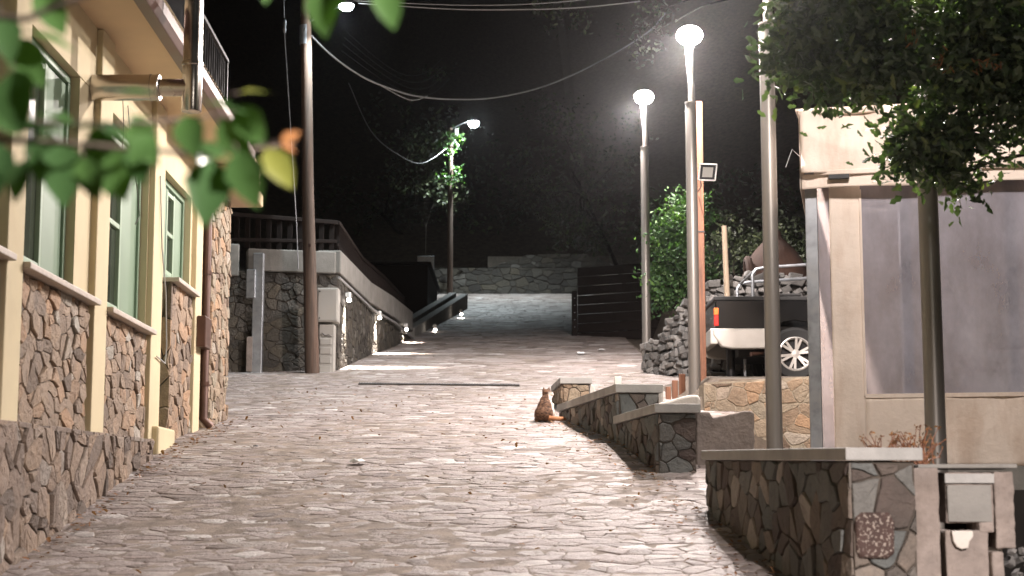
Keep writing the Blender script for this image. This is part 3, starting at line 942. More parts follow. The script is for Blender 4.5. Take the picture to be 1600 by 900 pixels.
for i, (y, z, lab) in enumerate(wl_spots):
    o = wl0 if i == 0 else copy_tree(wl0)
    o.location = (wallx(y) + 0.10, y, z)
    o['label'] = lab

# sloping parapet beyond the wall
pp = thing('parapet', 'low concrete parapet of two sloping slabs climbing beside the street', 'parapet', (-1.8, 44, G(44)))
w = MB()
for (ua, va, Ya), (ub, vb, Yb) in (((648, 512, 37.6), (731, 459, 52.5)), ((622, 512, 37.4), (713, 457, 52.0))):
    a, b = P(ua, va, Ya), P(ub, vb, Yb)
    d = Vector((b.x - a.x, b.y - a.y, 0)).normalized(); n = Vector((d.y, -d.x, 0))
    q = [a, b, b - n * 0.22, a - n * 0.22]
    w.hexa([(p.x, p.y, G(p.y) - 0.5) for p in q], [tuple(p) for p in q])
w.build('slab', M['concrete'], pp, bevel=0.02)

# dark planter box behind the parapet
w = MB()
w.box((-4.6, 46, 5.0), (-2.4, 52, 6.62))
w.box((-4.7, 45.9, 6.62), (-2.3, 52.1, 6.70))
pb = w.build('planter_box', M['dark_wood'], None, loc=(-3.5, 49, 5.0), bevel=0.02)
tag(pb, 'large dark timber planter box standing behind the sloping parapet', 'planter')

# galvanised duct on the wall front
ductp = FP(0.50, 0.16)
dc = thing('cable_duct', 'vertical galvanised steel cable duct with a switch box on the stone wall', 'cable duct', (ductp.x, ductp.y, G(ductp.y)))
w = MB(); w.box((ductp.x - 0.02, ductp.y - 0.07, 2.0), (ductp.x + 0.15, ductp.y + 0.07, 4.0)); w.build('duct', M['galv'], dc, bevel=0.01)
w = MB(); w.box((ductp.x - 0.12, ductp.y - 0.12, 3.25), (ductp.x + 0.03, ductp.y - 0.0701, 3.72)); w.build('switch_box', M['galv'], dc, bevel=0.01)
w = MB(); w.box((ductp.x - 0.10, ductp.y - 0.09, 2.05), (ductp.x + 0.0, ductp.y - 0.0705, 2.62)); w.build('lower_box', M['rough_concrete'], dc, bevel=0.01)

# white cabinet and lower cupboard by the pole
cp = P(512, 476, 26.55)
cb = thing('meter_cabinet', 'white metal meter cabinet on the wall beside the leaning wooden pole', 'cabinet', (cp.x, 26.6, 3.0))
a0, a1 = P(496, 450, 26.5), P(528, 503, 26.5)
w = MB(); w.box((a0.x, 26.48, a1.z), (a1.x, 26.82, a0.z)); w.build('case', M['cabinet'], cb, bevel=0.012)
w = MB(); w.box((a0.x + 0.02, 26.462, a1.z + 0.02), (a1.x - 0.02, 26.4795, a0.z - 0.02)); dd = w.build('door', M['cabinet'], cb, bevel=0.006)
w = MB()
for z in (a0.z - 0.06, a1.z + 0.06): w.lathe((a0.x + 0.045, 26.462, z), [(0.013, 0), (0.013, 0.01), (0, 0.011)], 10, (0, -1, 0))
w.build('lock', M['dark_metal'], dd)
b0, b1 = P(499, 507, 26.5), P(521, 582, 26.5)
cu = thing('fuse_cupboard', 'narrow grey slatted fuse cupboard standing under the white meter cabinet', 'cupboard', (b0.x, 26.6, b1.z))
w = MB(); w.box((b0.x, 26.5, b1.z - 0.05), (b1.x, 26.8, b0.z)); w.build('case', M['cabinet'], cu, bevel=0.01)
for k in range(4):
    zz = b0.z - 0.28 - k * 0.15
    w = MB(); w.box((b0.x + 0.02, 26.475, zz - 0.055), (b1.x - 0.04, 26.4985, zz + 0.05)); w.build('drawer_front', M['cabinet'], cu, bevel=0.006)
w = MB(); w.tube([(b0.x + 0.05, 26.46, b0.z - 0.14), (b0.x + 0.10, 26.44, b0.z - 0.19), (b0.x + 0.16, 26.45, b0.z - 0.17), (b0.x + 0.2, 26.47, b0.z - 0.2)], 0.012, 6); w.build('loose_cable', M['dark_cable'], cu)

# ================================================================== UTILITY POLES
def lamp_light(parent, loc, power, col, size=0.05, cone=150):
    return spot('lamp_light', parent, Vector(loc) - base_of(parent), power, col, cone, 0.5, size)

up = thing('utility_pole', 'leaning weathered wooden utility pole beside the white meter cabinet', 'utility pole', (*P(488, 578, 26.3).xy, G(26.3) - 0.1))
p0, p1, p2 = P(488, 585, 26.3), P(481, 300, 26.3), P(476, -120, 26.3)
w = MB(); w.tube([p0, p1, p2], [0.118, 0.098, 0.085], 18); w.build('pole', M['wood_pole'], up)
pa = P(477, 70, 26.3); pb_ = P(477, 40, 26.3)
w = MB(); w.tube([pa, pb_], [0.094, 0.093], 18); w.build('metal_band', M['galv'], up)
w = MB(); t_ = P(485, 385, 26.3); w.box((t_.x - 0.02, t_.y - 0.115, t_.z - 0.025), (t_.x + 0.02, t_.y - 0.095, t_.z + 0.025)); w.build('number_plate', M['terracotta'], up)
la, lb = P(478, 36, 26.3), P(541, 8, 26.0)
w = MB(); w.tube([la, la.lerp(lb, 0.5) + Vector((0, 0, 0.03)), lb + Vector((0, 0, 0.05))], 0.022, 8); w.build('lamp_arm', M['galv'], up)
def cobra(parent, c, glass, mat='galv'):
    h = MB(); h.lathe(c + Vector((0, 0, 0.0)), [(0.0, 0.10), (0.06, 0.095), (0.12, 0.05), (0.13, 0.0)], 18)
    h.build('lamp_head', M[mat], parent)
    h = MB(); h.lathe(c, [(0.125, -0.002), (0.11, -0.05), (0.06, -0.085), (0.0, -0.095)], 18)
    h.build('lamp_glass', M[glass], parent)
cobra(up, lb, 'glass_cool')
lamp_light(up, lb + Vector((0, -0.02, -0.2)), 720, COOL, cone=140)

# guy wire with insulator
g0, g1, g2, g3 = P(443, -60, 25.0), P(444, 28, 25.2), P(444.5, 52, 25.2), P(463, 345, 26.0)
gw = thing('guy_wire', 'thin steel guy wire with a glass insulator beside the leaning pole', 'wire', (g3.x, g3.y, g3.z - 0.9))
w = MB(); w.tube([g0, g1], 0.006, 5); w.tube([g2, g3, P(466, 420, 26.1)], 0.009, 5); w.build('strand', M['galv'], gw)
w = MB(); w.lathe(g2, [(0.0, 0.0), (0.02, 0.01), (0.03, 0.06), (0.018, 0.10), (0.03, 0.15), (0.02, 0.22), (0.0, 0.24)], 10); w.build('insulator', M['galv'], gw)

# overhead cables
def sag(a, b, dip, n=24, wob=0.0):
    return [a.lerp(b, i / n) + Vector((0, 0, -dip * 4 * (i / n) * (1 - i / n) + wob * math.sin(i * 1.7))) for i in range(n + 1)]
def through(uvY, n=8):
    """smooth curve through pixel/depth stations"""
    p = [P(*q) for q in uvY]
    out = []
    for i in range(len(p) - 1):
        q0, q1, q2, q3 = p[max(0, i - 1)], p[i], p[i + 1], p[min(len(p) - 1, i + 2)]
        for k in range(n):
            t = k / n
            out.append(0.5 * ((2 * q1) + (q2 - q0) * t + (2 * q0 - 5 * q1 + 4 * q2 - q3) * t * t + (3 * q1 - q0 - 3 * q2 + q3) * t ** 3))
    out.append(p[-1])
    return out
grp = 'overhead cables above the street'
cable('overhead_cable', through([(476, 45, 26.2), (520, 88, 27), (570, 122, 28), (620, 142, 29), (650, 150, 30), (700, 155, 31), (770, 153, 32), (850, 135, 33), (930, 100, 34), (1010, 52, 35), (1040, 20, 36)]), 0.016, 'thick pale twisted cable swooping from the leaning pole across the street', 'cable', group=grp)
cable('overhead_cable', through([(476, 47, 26.2), (540, 104, 27.4), (590, 131, 28.4), (640, 156, 29.5), (668, 150, 30)]), 0.010, 'pale cable twined along the thickest cable and dipping lowest beneath it', 'cable', group=grp)
labs = ['topmost of the thin looped cables hanging in front of the dark hill', 'second thin looped cable from the top of the bundle by the leaning pole', 'third thin looped cable from the top of the bundle by the leaning pole', 'fourth thin looped cable, ending just above the thick swooping cable']
for k in range(4):
    dv = k * 10.5; du = k * 4
    cable('overhead_cable', through([(540 - k * 2, 48 + dv, 40), (585 + du * .4, 88 + dv, 40), (620 + du, 112 + dv, 41), (645 + du, 118 + dv, 42), (668 + du, 112 + dv, 43), (690 + du, 92 + dv, 46)]), 0.008, labs[k], 'cable', 'dark_cable', group=grp)
cable('overhead_cable', through([(560, 5, 26), (700, 14, 26), (800, 15, 26), (900, 12, 26), (1000, 2, 26)]), 0.010, 'lower of the two long cables crossing high above the street', 'cable', group=grp)
cable('overhead_cable', through([(552, 1, 26), (720, 8, 26.5), (850, 5, 26.5), (980, -8, 26.5)]), 0.007, 'upper of the two long cables crossing high above the street', 'cable', group=grp)
cable('overhead_cable', through([(545, 130, 40), (580, 205, 45), (620, 240, 50), (660, 255, 55), (700, 230, 60)]), 0.012, 'single cable drooping to the far pole wrapped in leaves', 'cable', group=grp)

# far pole with lamp and ivy
FY = 60.0
q0, q1 = P(703, 462, FY), P(704, 200, FY)
fp = thing('utility_pole', 'far slim utility pole wrapped in leaves under a bright lamp', 'utility pole', (q0.x, q0.y, G(FY)))
w = MB(); w.tube([Vector((q0.x, q0.y, G(FY) - 0.1)), q0.lerp(q1, 0.5), q1], [0.11, 0.10, 0.085], 12); w.build('pole', M['wood_pole'], fp)
hd = P(740, 191, FY - 0.3)
w = MB(); w.tube([q1 + Vector((0, 0, -0.05)), q1.lerp(hd, 0.5) + Vector((0, 0, 0.06)), hd + Vector((0, 0, 0.1))], 0.025, 8); w.build('lamp_arm', M['galv'], fp)
tb = P(713, 207, FY - 0.1)
w = MB(); w.box((tb.x - 0.06, tb.y - 0.06, tb.z - 0.14), (tb.x + 0.06, tb.y + 0.06, tb.z + 0.14)); w.build('junction_box', M['white_metal'], fp, bevel=0.02)
h = MB(); h.lathe(hd, [(0.0, 0.16), (0.12, 0.14), (0.2, 0.05), (0.21, 0.0)], 18); h.build('lamp_head', M['galv'], fp)
h = MB(); h.lathe(hd, [(0.205, -0.002), (0.2, -0.08), (0.13, -0.17), (0.0, -0.2)], 18); h.build('lamp_glass', M['glass_cool'], fp)
lamp_light(fp, hd + Vector((0, -0.05, -0.32)), 2600, COOL, cone=138)
rn = random.Random(5)
iv = MB()
foliage(iv, [(P(703, 225, FY), (0.35, 0.3, 0.35), 2), (P(705, 265, FY), (0.3, 0.3, 0.55), 2), (P(712, 215, FY), (0.25, 0.3, 0.3), 1)], 0.13, 500, rn, droop=0.4, lobed=False)
tag(iv.build('ivy', M['leaf_bush'], None, loc=P(703, 300, FY)), 'clump of climbing ivy wrapped round the top of the far pole', 'ivy')

# ================================================================== FAR END
fw = thing('boundary_wall', 'low rough stone wall closing the top of the street in the dark', 'wall', (0, 66.4, G(66)))
w = MB()
w.box((-14, 66.3, G(66) - 1), (4.5, 67.2, G(66) + 1.05), 1)
f, Lw = wall_map((-14, 66.3), (4.5, 66.3), (0, -1))
stones(w, f, [(0, G(66) - 0.2), (Lw, G(66) - 0.2), (Lw, G(66) + 1.1), (0, G(66) + 1.1)], 0.36, 0.2, 0.02, 0.07, 51, drop=0.2)
f, Lw = wall_map((-1.0, 66.6), (4.5, 66.6), (0, -1))
w.box((-1.0, 66.6, G(66) + 1.0), (4.5, 67.2, G(66) + 1.62), 1)
stones(w, f, [(0, G(66) + 1.15), (Lw, G(66) + 1.15), (Lw * 0.72, G(66) + 1.75), (Lw * 0.3, G(66) + 1.7)], 0.36, 0.2, 0.02, 0.07, 52, drop=0.2)
w.build('stonework', [M['dark_stone'], M['mortar']], fw)

nb0, nb1 = P(652, 400, 58), P(678, 430, 58)
nb = thing('notice_board', 'unlit grey notice board on posts behind the parapet near the far pole', 'notice board', ((nb0.x + nb1.x) / 2, 58, G(58)))
w = MB(); w.box((nb0.x, 58, nb1.z), (nb1.x, 58.08, nb0.z)); w.build('board', M['galv'], nb, bevel=0.01)
for x in (nb0.x + 0.06, nb1.x - 0.06):
    w = MB(); w.box((x - 0.03, 58.081, G(58) - 0.2), (x + 0.03, 58.14, nb0.z)); w.build('post', M['galv'], nb)

# dark timber fence
tf = thing('timber_fence', 'tall dark brown horizontal board fence with studded end post beyond the street lamps', 'fence', (2.2, 38.2, G(38)))
f0, f1 = P(903, 525, 38.0), P(1002, 525, 37.0)
zt = P(900, 418, 38).z
npl = 8
zb = G(38) - 0.15
for k in range(npl):
    z0 = zb + (zt - zb) * k / npl; z1 = zb + (zt - zb) * (k + 1) / npl - 0.012
    w = MB(); w.hexa([(f0.x, 38.0, z0), (f1.x + 0.6, 36.9, z0), (f1.x + 0.6, 36.95, z0), (f0.x, 38.05, z0)], [(f0.x, 38.0 + rng.uniform(-.008, .008), z1), (f1.x + 0.6, 36.9, z1), (f1.x + 0.6, 36.95, z1), (f0.x, 38.05, z1)])
    w.build('board', M['dark_wood'], tf, bevel=0.006)
w = MB(); w.box((f0.x - 0.14, 37.95, zb - 0.1), (f0.x - 0.01, 38.15, P(900, 455, 38).z)); ep = w.build('end_post', M['dark_wood'], tf, bevel=0.01)
w = MB()
for k in range(5):
    w.lathe((f0.x - 0.075, 37.949, zb + 0.35 + k * 0.17), [(0.014, 0), (0.012, 0.012), (0, 0.016)], 8, (0, -1, 0))
w.build('stud', M['galv'], ep)
w = MB(); w.box((f1.x + 0.5, 37.0, zb), (f1.x + 0.6, 37.1, zt)); w.build('back_post', M['dark_wood'], tf)

# ================================================================== STREET LAMPS (built once, copied)
def lamp_proto(H=3.6):
    t = thing('street_lamp', '-', 'street lamp', (0, 0, 0), 'tall post-top street lamps along the terrace')
    mb = MB(); mb.lathe((0, 0, -0.4), [(0.0, 0), (0.075, 0), (0.072, 1.0), (0.069, H + 0.38), (0.066, H + 0.4), (0.0, H + 0.4)], 28)
    mb.build('post', M['lamp_pole'], t)
    mb = MB(); mb.lathe((0, 0, H - 0.012), [(0.0692, 0.0), (0.074, 0.004), (0.074, 0.022), (0.04, 0.032)], 28); mb.build('collar', M['lamp_pole'], t)
    mb = MB(); mb.lathe((0.015, 0, H), [(0.042, 0), (0.042, 0.22), (0.034, 0.26), (0.026, 0.30), (0.026, 0.80)], 18); mb.build('upper_tube', M['lamp_pole'], t)
    mb = MB()
    mb.hexa([(-0.030, -0.046, H + 0.18), (-0.024, -0.046, H + 0.18), (-0.024, -0.040, H + 0.18), (-0.030, -0.040, H + 0.18)],
            [(-0.066, -0.05, H + 0.76), (-0.014, -0.05, H + 0.76), (-0.014, -0.036, H + 0.76), (-0.066, -0.036, H + 0.76)])
    mb.build('fin', M['white_metal'], t)
    mb = MB(); mb.lathe((0, 0, H + 0.76), [(0.0, 0.225), (0.06, 0.222), (0.09, 0.212), (0.094, 0.20), (0.06, 0.198)], 32)
    ho = mb.build('lamp_head', M['white_metal'], t)
    mb = MB(); mb.lathe((0, 0, H + 0.76), [(0.09, 0.198), (0.13, 0.175), (0.155, 0.14), (0.162, 0.10), (0.15, 0.06), (0.12, 0.022), (0.08, 0.0), (0.028, -0.006)], 32)
    mb.build('glass', M['glass_lamp'], ho)
    spot('lamp_light', t, (-0.13, -0.03, H + 0.70), LAMP_POWER, WARM, 168, 0.25, 0.05)
    return t
lp0 = lamp_proto()
lamps = []
def zjoint(u, v, Y): return P(u, v, Y)
specs = [(1197, 38, 14.9, 'street lamp post behind the near parapet, its lit head above the picture', None),
         (1079, 161, 19.8, 'street lamp beside the brown timber post with the floodlight, brightest head in view', None),
         (1007, 230, 27.0, 'smallest street lamp, standing in front of the dark board fence', None)]
for i, (u, v, Y, lab, _) in enumerate(specs):
    o = lp0 if i == 0 else copy_tree(lp0)
    j = P(u, v, Y)
    o.location = (j.x, Y, j.z - 3.6)
    o['label'] = lab
    lamps.append(o)
o = copy_tree(lp0); j = P(1458, 560, 11.4); o.location = (j.x, 11.4, 0.05); o['label'] = 'street lamp post in front of the canvas terrace, its top lost in oak leaves'
lamps.append(o)
for ch in o.children:
    if ch.type == 'LIGHT':
        ch.data = ch.data.copy(); ch.data.energy = LAMP_POWER * 0.19
o = copy_tree(lp0); o.location = (2.75, 1.2, G(1.2) - 0.05); o['label'] = 'street lamp standing on the near side of the oak, outside the picture'
lamps.append(o)
for ch in o.children:
    if ch.type == 'LIGHT':
        ch.data = ch.data.copy(); ch.data.energy = LAMP_POWER * 1.7

# ================================================================== RIGHT PARAPET WALLS
def end_wall(name, label, far, near, ztf, ztn, zbf, zbn, thick, seed, cap=0.085, over=0.035, stone='wall_stone', red=False, sx=0.135, sy=0.10, capfar=None):
    """wall running from far to near with a stone long face to the street and a stone end to the viewer, cap slab on top"""
    t = thing(name, label, 'wall', (near[0], near[1], zbn))
    F, Nn = Vector((*far, 0)), Vector((*near, 0))
    d = (Nn - F).normalized()
    n = Vector((d.y, -d.x, 0))            # to the street (-x)
    if n.x > 0: n = -n
    w = MB()
    q = [F, Nn, Nn - n * thick, F - n * thick]
    zt = [ztf, ztn, ztn, ztf]; zbq = [zbf - 0.3, zbn - 0.3, zbn - 0.3, zbf - 0.3]
    w.hexa([(p.x, p.y, z) for p, z in zip(q, zbq)], [(p.x, p.y, z - cap - 0.003) for p, z in zip(q, zt)], 1)
    f, Lw = wall_map(far, near, n)
    stones(w, f, [(0, zbf - 0.12), (Lw, zbn - 0.12), (Lw, ztn - cap - 0.006), (0, ztf - cap - 0.006)], sx, sy, 0.006, 0.020, seed, drop=0.28, jitter=0.48, tilt=0.6)
    e1 = Nn - n * thick
    f, Lw = wall_map(near, (e1.x, e1.y), d)
    stones(w, f, [(0, zbn - 0.12), (Lw, zbn - 0.12), (Lw, ztn - cap - 0.006), (0, ztn - cap - 0.006)], sx * 1.05, sy * 1.15, 0.008, 0.02, seed + 1, drop=0.25, jitter=0.4)
    w.build('stonework', [M[stone], M['mortar']], t)
    w = MB()
    q = [F - d * over + n * over, Nn + d * over + n * over, Nn + d * over - n * (thick + over), F - d * over - n * (thick + over)]
    w.hexa([(p.x, p.y, z - cap) for p, z in zip(q, zt)], [(p.x, p.y, z) for p, z in zip(q, zt)])
    w.build('cap', M['cap'], t, bevel=0.006)
    return t, F, Nn, d, n

def road_x(y): return 2.41 - 0.1 * y
# near wall: far corner P(1103,..,11) near corner P(1330,..,7.85)
A0, A1 = P(1106, 780, 11.0), P(1331, 780, 7.85)
t1, F1, N1, d1, n1 = end_wall('parapet_wall', 'nearest dark stone parapet wall with a long grey cap and a lichen-speckled end stone', (A0.x, A0.y), (A1.x, A1.y), 0.325, 0.245, G(11), G(7.85), 0.31, 61, cap=0.062, sx=0.15, sy=0.115)
# lichen-speckled red stone in the end face
e = (N1 - n1 * 0.02)
s_ = P(1361, 842, 7.83)
w = MB()
rn = random.Random(3)
f, Lw = wall_map((N1.x, N1.y), ((N1 - n1 * 0.31).x, (N1 - n1 * 0.31).y), d1)
pol = [(0.0, 0.03), (0.015, 0.0), (0.15, -0.005), (0.185, 0.02), (0.19, 0.17), (0.165, 0.215), (0.03, 0.215), (0.0, 0.19)]
cz = P(1330, 872, 7.83).z
r0 = [f(a + 0.005, cz + b, 0.0) for a, b in pol]
r1 = [f(a + 0.005, cz + b, 0.034) for a, b in pol]
mx, my = 0.095, 0.105
r2 = [f(a + 0.005 + (mx - a) * 0.13, cz + b + (my - b) * 0.13, 0.048) for a, b in pol]
n_ = len(pol)
w.add(r0 + r1 + r2, [(k, (k + 1) % n_, n_ + (k + 1) % n_, n_ + k) for k in range(n_)] + [(n_ + k, n_ + (k + 1) % n_, 2 * n_ + (k + 1) % n_, 2 * n_ + k) for k in range(n_)] + [tuple(range(2 * n_, 3 * n_))])
o = w.build('red_stone', M['red_stone'], t1, bevel=0.006)
o['label'] = 'dark red block speckled with white lichen'

# second and third walls (stepped)
C0, C1 = P(966, 780, 14.35), P(1030, 780, 12.5)
ZC = P(1030, 631, 12.5).z
t2, F2, N2, d2, n2 = end_wall('parapet_wall', 'second stepped parapet wall from the camera with a squared stone end', (C0.x, C0.y), (C1.x, C1.y), ZC, ZC, G(14.35), G(12.5), 0.29, 71, cap=0.07)
D0, D1 = P(876, 780, 17.6), P(968, 780, 14.4)
ZD = P(968, 600, 14.4).z
t3, F3, N3, d3, n3 = end_wall('parapet_wall', 'third stepped parapet wall, tapering down to the road beside the cat', (D0.x, D0.y), (D1.x, D1.y), ZD, ZD, G(17.6), G(14.4), 0.36, 81, cap=0.075)
E0, E1 = P(866, 780, 20.0), P(880, 780, 18.6)
ZE = P(880, 590, 18.6).z
t4, F4, N4, d4, n4 = end_wall('parapet_wall', 'short farthest parapet wall with a pale cap just behind the cat', (E0.x, E0.y), (E1.x, E1.y), ZE, ZE, G(20), G(18.6), 0.30, 91, cap=0.07, stone='warm_stone')

# white plaster stubs behind the walls
def slab(name, label, cat, poly, vec, mat, bevel=0.02):
    mb = MB(); mb.prism(poly, vec)
    lo = Vector((sum(p[0] for p in poly) / len(poly), sum(p[1] for p in poly) / len(poly), min(p[2] for p in poly)))
    o = roughen(mb.build(name, M[mat], None, loc=lo, bevel=bevel), 0.014, 0.09, 4)
    return tag(o, label, cat)
slab('plaster_stub', 'white plastered stub standing behind the third parapet wall end', 'stub wall', [P(1015, 720, 14.6), P(1037, 720, 14.6), P(1037, 602, 14.6), P(1012, 600, 14.6)], (0, 0.2, 0), 'white_plaster')
slab('plaster_stub', 'small white plaster block on the parapet behind the cat', 'stub wall', [P(921, 640, 18.7), P(931, 640, 18.7), P(930, 606, 18.7), P(924, 600, 18.7), P(921, 602, 18.7)], (0, 0.15, 0), 'white_plaster', 0.015)
slab('plaster_stub', 'tiny pale block standing upright by the third wall cap', 'stub wall', [P(960, 640, 17.4), P(971, 640, 17.4), P(971, 588, 17.4), P(960, 588, 17.4)], (0, 0.1, 0), 'white_plaster', 0.008)
slab('plaster_parapet', 'white sloping plaster edge rising behind the second wall to the lamp post', 'stub wall', [P(1030, 720, 14.0), P(1095, 720, 14.0), P(1095, 622, 14.0), P(1090, 617, 14.0), P(1078, 617, 14.0), P(1030, 630, 14.0)], (0, 0.12, 0), 'white_plaster')
slab('concrete_stair_wall', 'grey concrete stair wall with a notched top beside the second parapet', 'stub wall', [P(1088, 745, 12.9), P(1179, 745, 12.9), P(1179, 646, 12.9), P(1175, 642, 12.9), P(1161, 642, 12.9), P(1114, 653, 12.9), P(1108, 643, 12.9), P(1088, 643, 12.9)], (0, 0.14, 0), 'rough_concrete')
# brown boards behind lamp B
bd = thing('board_fence', 'short reddish brown board fence behind the lamp post and floodlight post', 'fence', P(1055, 640, 20.6))
for k, (u0, u1, v0) in enumerate(((1040, 1049, 604), (1050, 1060, 594), (1061, 1072, 584))):
    a, b = P(u0, v0, 20.6), P(u1, 660, 20.6)
    w = MB(); w.box((a.x, 20.6, b.z - 0.3), (b.x, 20.64, a.z)); w.build('board', M['brown_wood'], bd, bevel=0.005)

# retaining wall of the parking terrace
tw = thing('terrace_wall', 'warm brown crazy-stone wall holding up the parking terrace under the pickup', 'wall', (4, 18.6, 0.6))
w = MB()
w0, w1 = P(1100, 600, 18.6), P(1700, 600, 17.8)
z0, z1 = P(1104, 598, 18.6).z, P(1260, 588, 18.3).z
zr = z0 + (z1 - z0) * (w1.x - w0.x) / (P(1260, 588, 18.3).x - P(1104, 598, 18.6).x)
w.hexa([(w0.x, w0.y, 0), (w1.x, w1.y, 0), (w1.x, w1.y + 0.5, 0), (w0.x, w0.y + 0.5, 0)], [(w0.x, w0.y, z0), (w1.x, w1.y, zr), (w1.x, w1.y + 0.5, zr), (w0.x, w0.y + 0.5, z0)], 1)
f, Lw = wall_map((w0.x, w0.y), (w1.x, w1.y), (0, -1))
stones(w, f, [(0, 0.2), (Lw, 0.2), (Lw, zr - 0.02), (0, z0 - 0.02)], 0.15, 0.13, 0.008, 0.012, 95, drop=0.25)
w.build('stonework', [M['warm_stone'], M['pale_mortar']], tw)

# concrete block with a niche at the near wall's end
NY = 7.95
blk = thing('concrete_block', 'rough concrete block with a recessed panel and a dark slot beside the nearest wall', 'concrete block', P(1510, 1000, NY + 0.1))
w = MB()
def pbox(mb, u0, v0, u1, v1, y0, y1):
    a, b = P(u0, v0, y0), P(u1, v1, y0)
    return mb.box((a.x, y0, b.z), (b.x, y1, a.z))
pbox(w, 1424, 731, 1478, 1100, NY - 0.015, NY + 0.34)          # left jamb
pbox(w, 1553, 737, 1588, 857, NY - 0.012, NY + 0.34)         # right jamb
pbox(w, 1477, 829, 1554, 1100, NY - 0.004, NY + 0.33); pbox(w, 1530, 815, 1554, 832, NY - 0.008, NY + 0.3)        # base under slot
pbox(w, 1477, 738, 1554, 817, NY + 0.01, NY + 0.32)          # back plate
roughen(w.build('body', M['rough_concrete'], blk, bevel=0.008), 0.018, 0.06, 4)
w = MB(); pbox(w, 1480, 758, 1551, 816, NY - 0.006, NY + 0.02); roughen(w.build('panel', M['concrete'], blk, bevel=0.005), 0.006, 0.1, 3)
w = MB(); pbox(w, 1476, 740, 1555, 755, NY - 0.01, NY + 0.004); w.build('band', M['cap'], blk, bevel=0.003)
w = MB(); pbox(w, 1477, 817, 1554, 829, NY + 0.22, NY + 0.24); w.build('slot_back', M['gap'], blk)
w = MB(); pbox(w, 1434, 725, 1590, 732, NY + 0.0, NY + 0.40); roughen(w.build('top_slab', M['concrete'], blk, bevel=0.006), 0.008, 0.1, 3)
w = MB(); pbox(w, 1550, 862, 1574, 1000, NY - 0.05, NY + 0.1); roughen(w.build('foot', M['rough_concrete'], blk, bevel=0.01), 0.01, 0.06, 3)
w = MB()
pp_ = [P(1484, 829, NY), P(1517, 829, NY), P(1518, 838, NY), P(1512, 846, NY), P(1510, 856, NY), P(1500, 858, NY), P(1492, 854, NY), P(1487, 845, NY)]
w.prism([p + Vector((0, -0.035, 0)) for p in pp_], (0, 0.04, 0))
tag(w.build('marble_shard', M['white_plaster'], None, loc=P(1500, 858, NY), bevel=0.004), 'broken white marble shard stuck under the slot of the concrete block', 'shard')

# loose rubble beside the block
w = MB()
rn = random.Random(12)
for k in range(90):
    c = P(rn.uniform(1575, 1720), rn.uniform(860, 960), rn.uniform(8.1, 8.9))
    r = rn.uniform(0.012, 0.035)
    vs = []
    rot = Matrix.Rotation(rn.uniform(0, 6), 3, Vector((rn.gauss(0, 1), rn.gauss(0, 1), rn.gauss(0, 1))).normalized())
    for q in range(8):
        vs.append(c + rot @ Vector(((1 if q & 1 else -1) * r * rn.uniform(.6, 1.1), (1 if q & 2 else -1) * r * rn.uniform(.5, .9), (1 if q & 4 else -1) * r * rn.uniform(.4, .8))))
    w.add(vs, [(0, 1, 5, 4), (2, 6, 7, 3), (0, 4, 6, 2), (1, 3, 7, 5), (4, 5, 7, 6), (0, 2, 3, 1)], rn.random())
tag(w.build('rubble', M['grey_stone']), 'loose grey rubble lying beside the concrete block', 'rubble', kind='stuff')
w = MB()
f, Lw = wall_map((P(1590, 0, 8.6).x, 8.6), (P(1590, 0, 8.6).x + 1.6, 8.5), (0, -1))
w.box((P(1585, 0, 8.6).x, 8.6, -1.2), (P(1585, 0, 8.6).x + 1.7, 9.2, P(1590, 765, 8.6).z), 1)
stones(w, f, [(0, -1.1), (Lw, -1.1), (Lw, P(1590, 765, 8.6).z), (0, P(1590, 765, 8.6).z)], 0.2, 0.16, 0.014, 0.03, 98)
tag(w.build('terrace_edge_wall', [M['wall_stone'], M['gap']], None, loc=(3, 8.6, -0.5)), 'dark stone edge wall of the terrace just beyond the concrete block', 'wall')

# ================================================================== CANVAS TERRACE
tr = thing('canvas_terrace', 'cream canvas terrace enclosure with clear plastic window and scalloped valance on steel posts', 'terrace enclosure', (3.5, 14.4, 0.3))
TD = Vector((0.977, -0.215, 0)).normalized()
TN = Vector((-0.215, -0.977, 0)).normalized()
T0 = Vector((P(1262, 500, 14.5).x, 14.5, 0))
def T(s, o, z): return T0 + TD * s + TN * o + Vector((0, 0, z))
def ts(u):
    """distance along the front for a pixel column"""
    k = (u - 800) / FPX / 1.0
    return (k * 14.5 - T0.x) / (TD.x - k * TD.y)
ZT, ZV, ZW0, ZH = P(1262, 180, 14.5).z, P(1262, 300, 14.5).z, P(1355, 619, 14.4).z, 0.30
def sheet(mb, s0, s1, z0, z1, o, amp, nx=40, nz=14, seed=0, wl=1.0, hem=0.0):
    rn = random.Random(seed)
    ph = [rn.uniform(0, 6.28) for _ in range(4)]
    vs = []
    for j in range(nz + 1):
        for i in range(nx + 1):
            s = s0 + (s1 - s0) * i / nx; z = z0 + (z1 - z0) * j / nz
            d = amp * (math.sin(s * 7 * wl + ph[0]) * 0.6 + math.sin(s * 17 * wl + z * 2 + ph[1]) * 0.3 + math.sin(s * 4 - z * 9 + ph[2]) * 0.35 * wl)
            d += amp * 1.6 * (0.5 - abs(mnoise.noise(Vector((s * 1.6 + z * 1.1, z * 2.6 - s * 0.5, seed * 3.7))))) * wl
            zz = z + (hem * math.sin(s * 5 + ph[3]) if j == 0 else 0)
            vs.append(T(s, o + d, zz))
    fs = [(j * (nx + 1) + i, j * (nx + 1) + i + 1, (j + 1) * (nx + 1) + i + 1, (j + 1) * (nx + 1) + i) for j in range(nz) for i in range(nx)]
    mb.add(vs, fs, 0.5, 0, True)
SX1 = 6.0
s_l, s_c = ts(1303), ts(1352)
def thick(o, t=0.004):
    m = o.modifiers.new('thickness', 'SOLIDIFY'); m.thickness = t
    return o
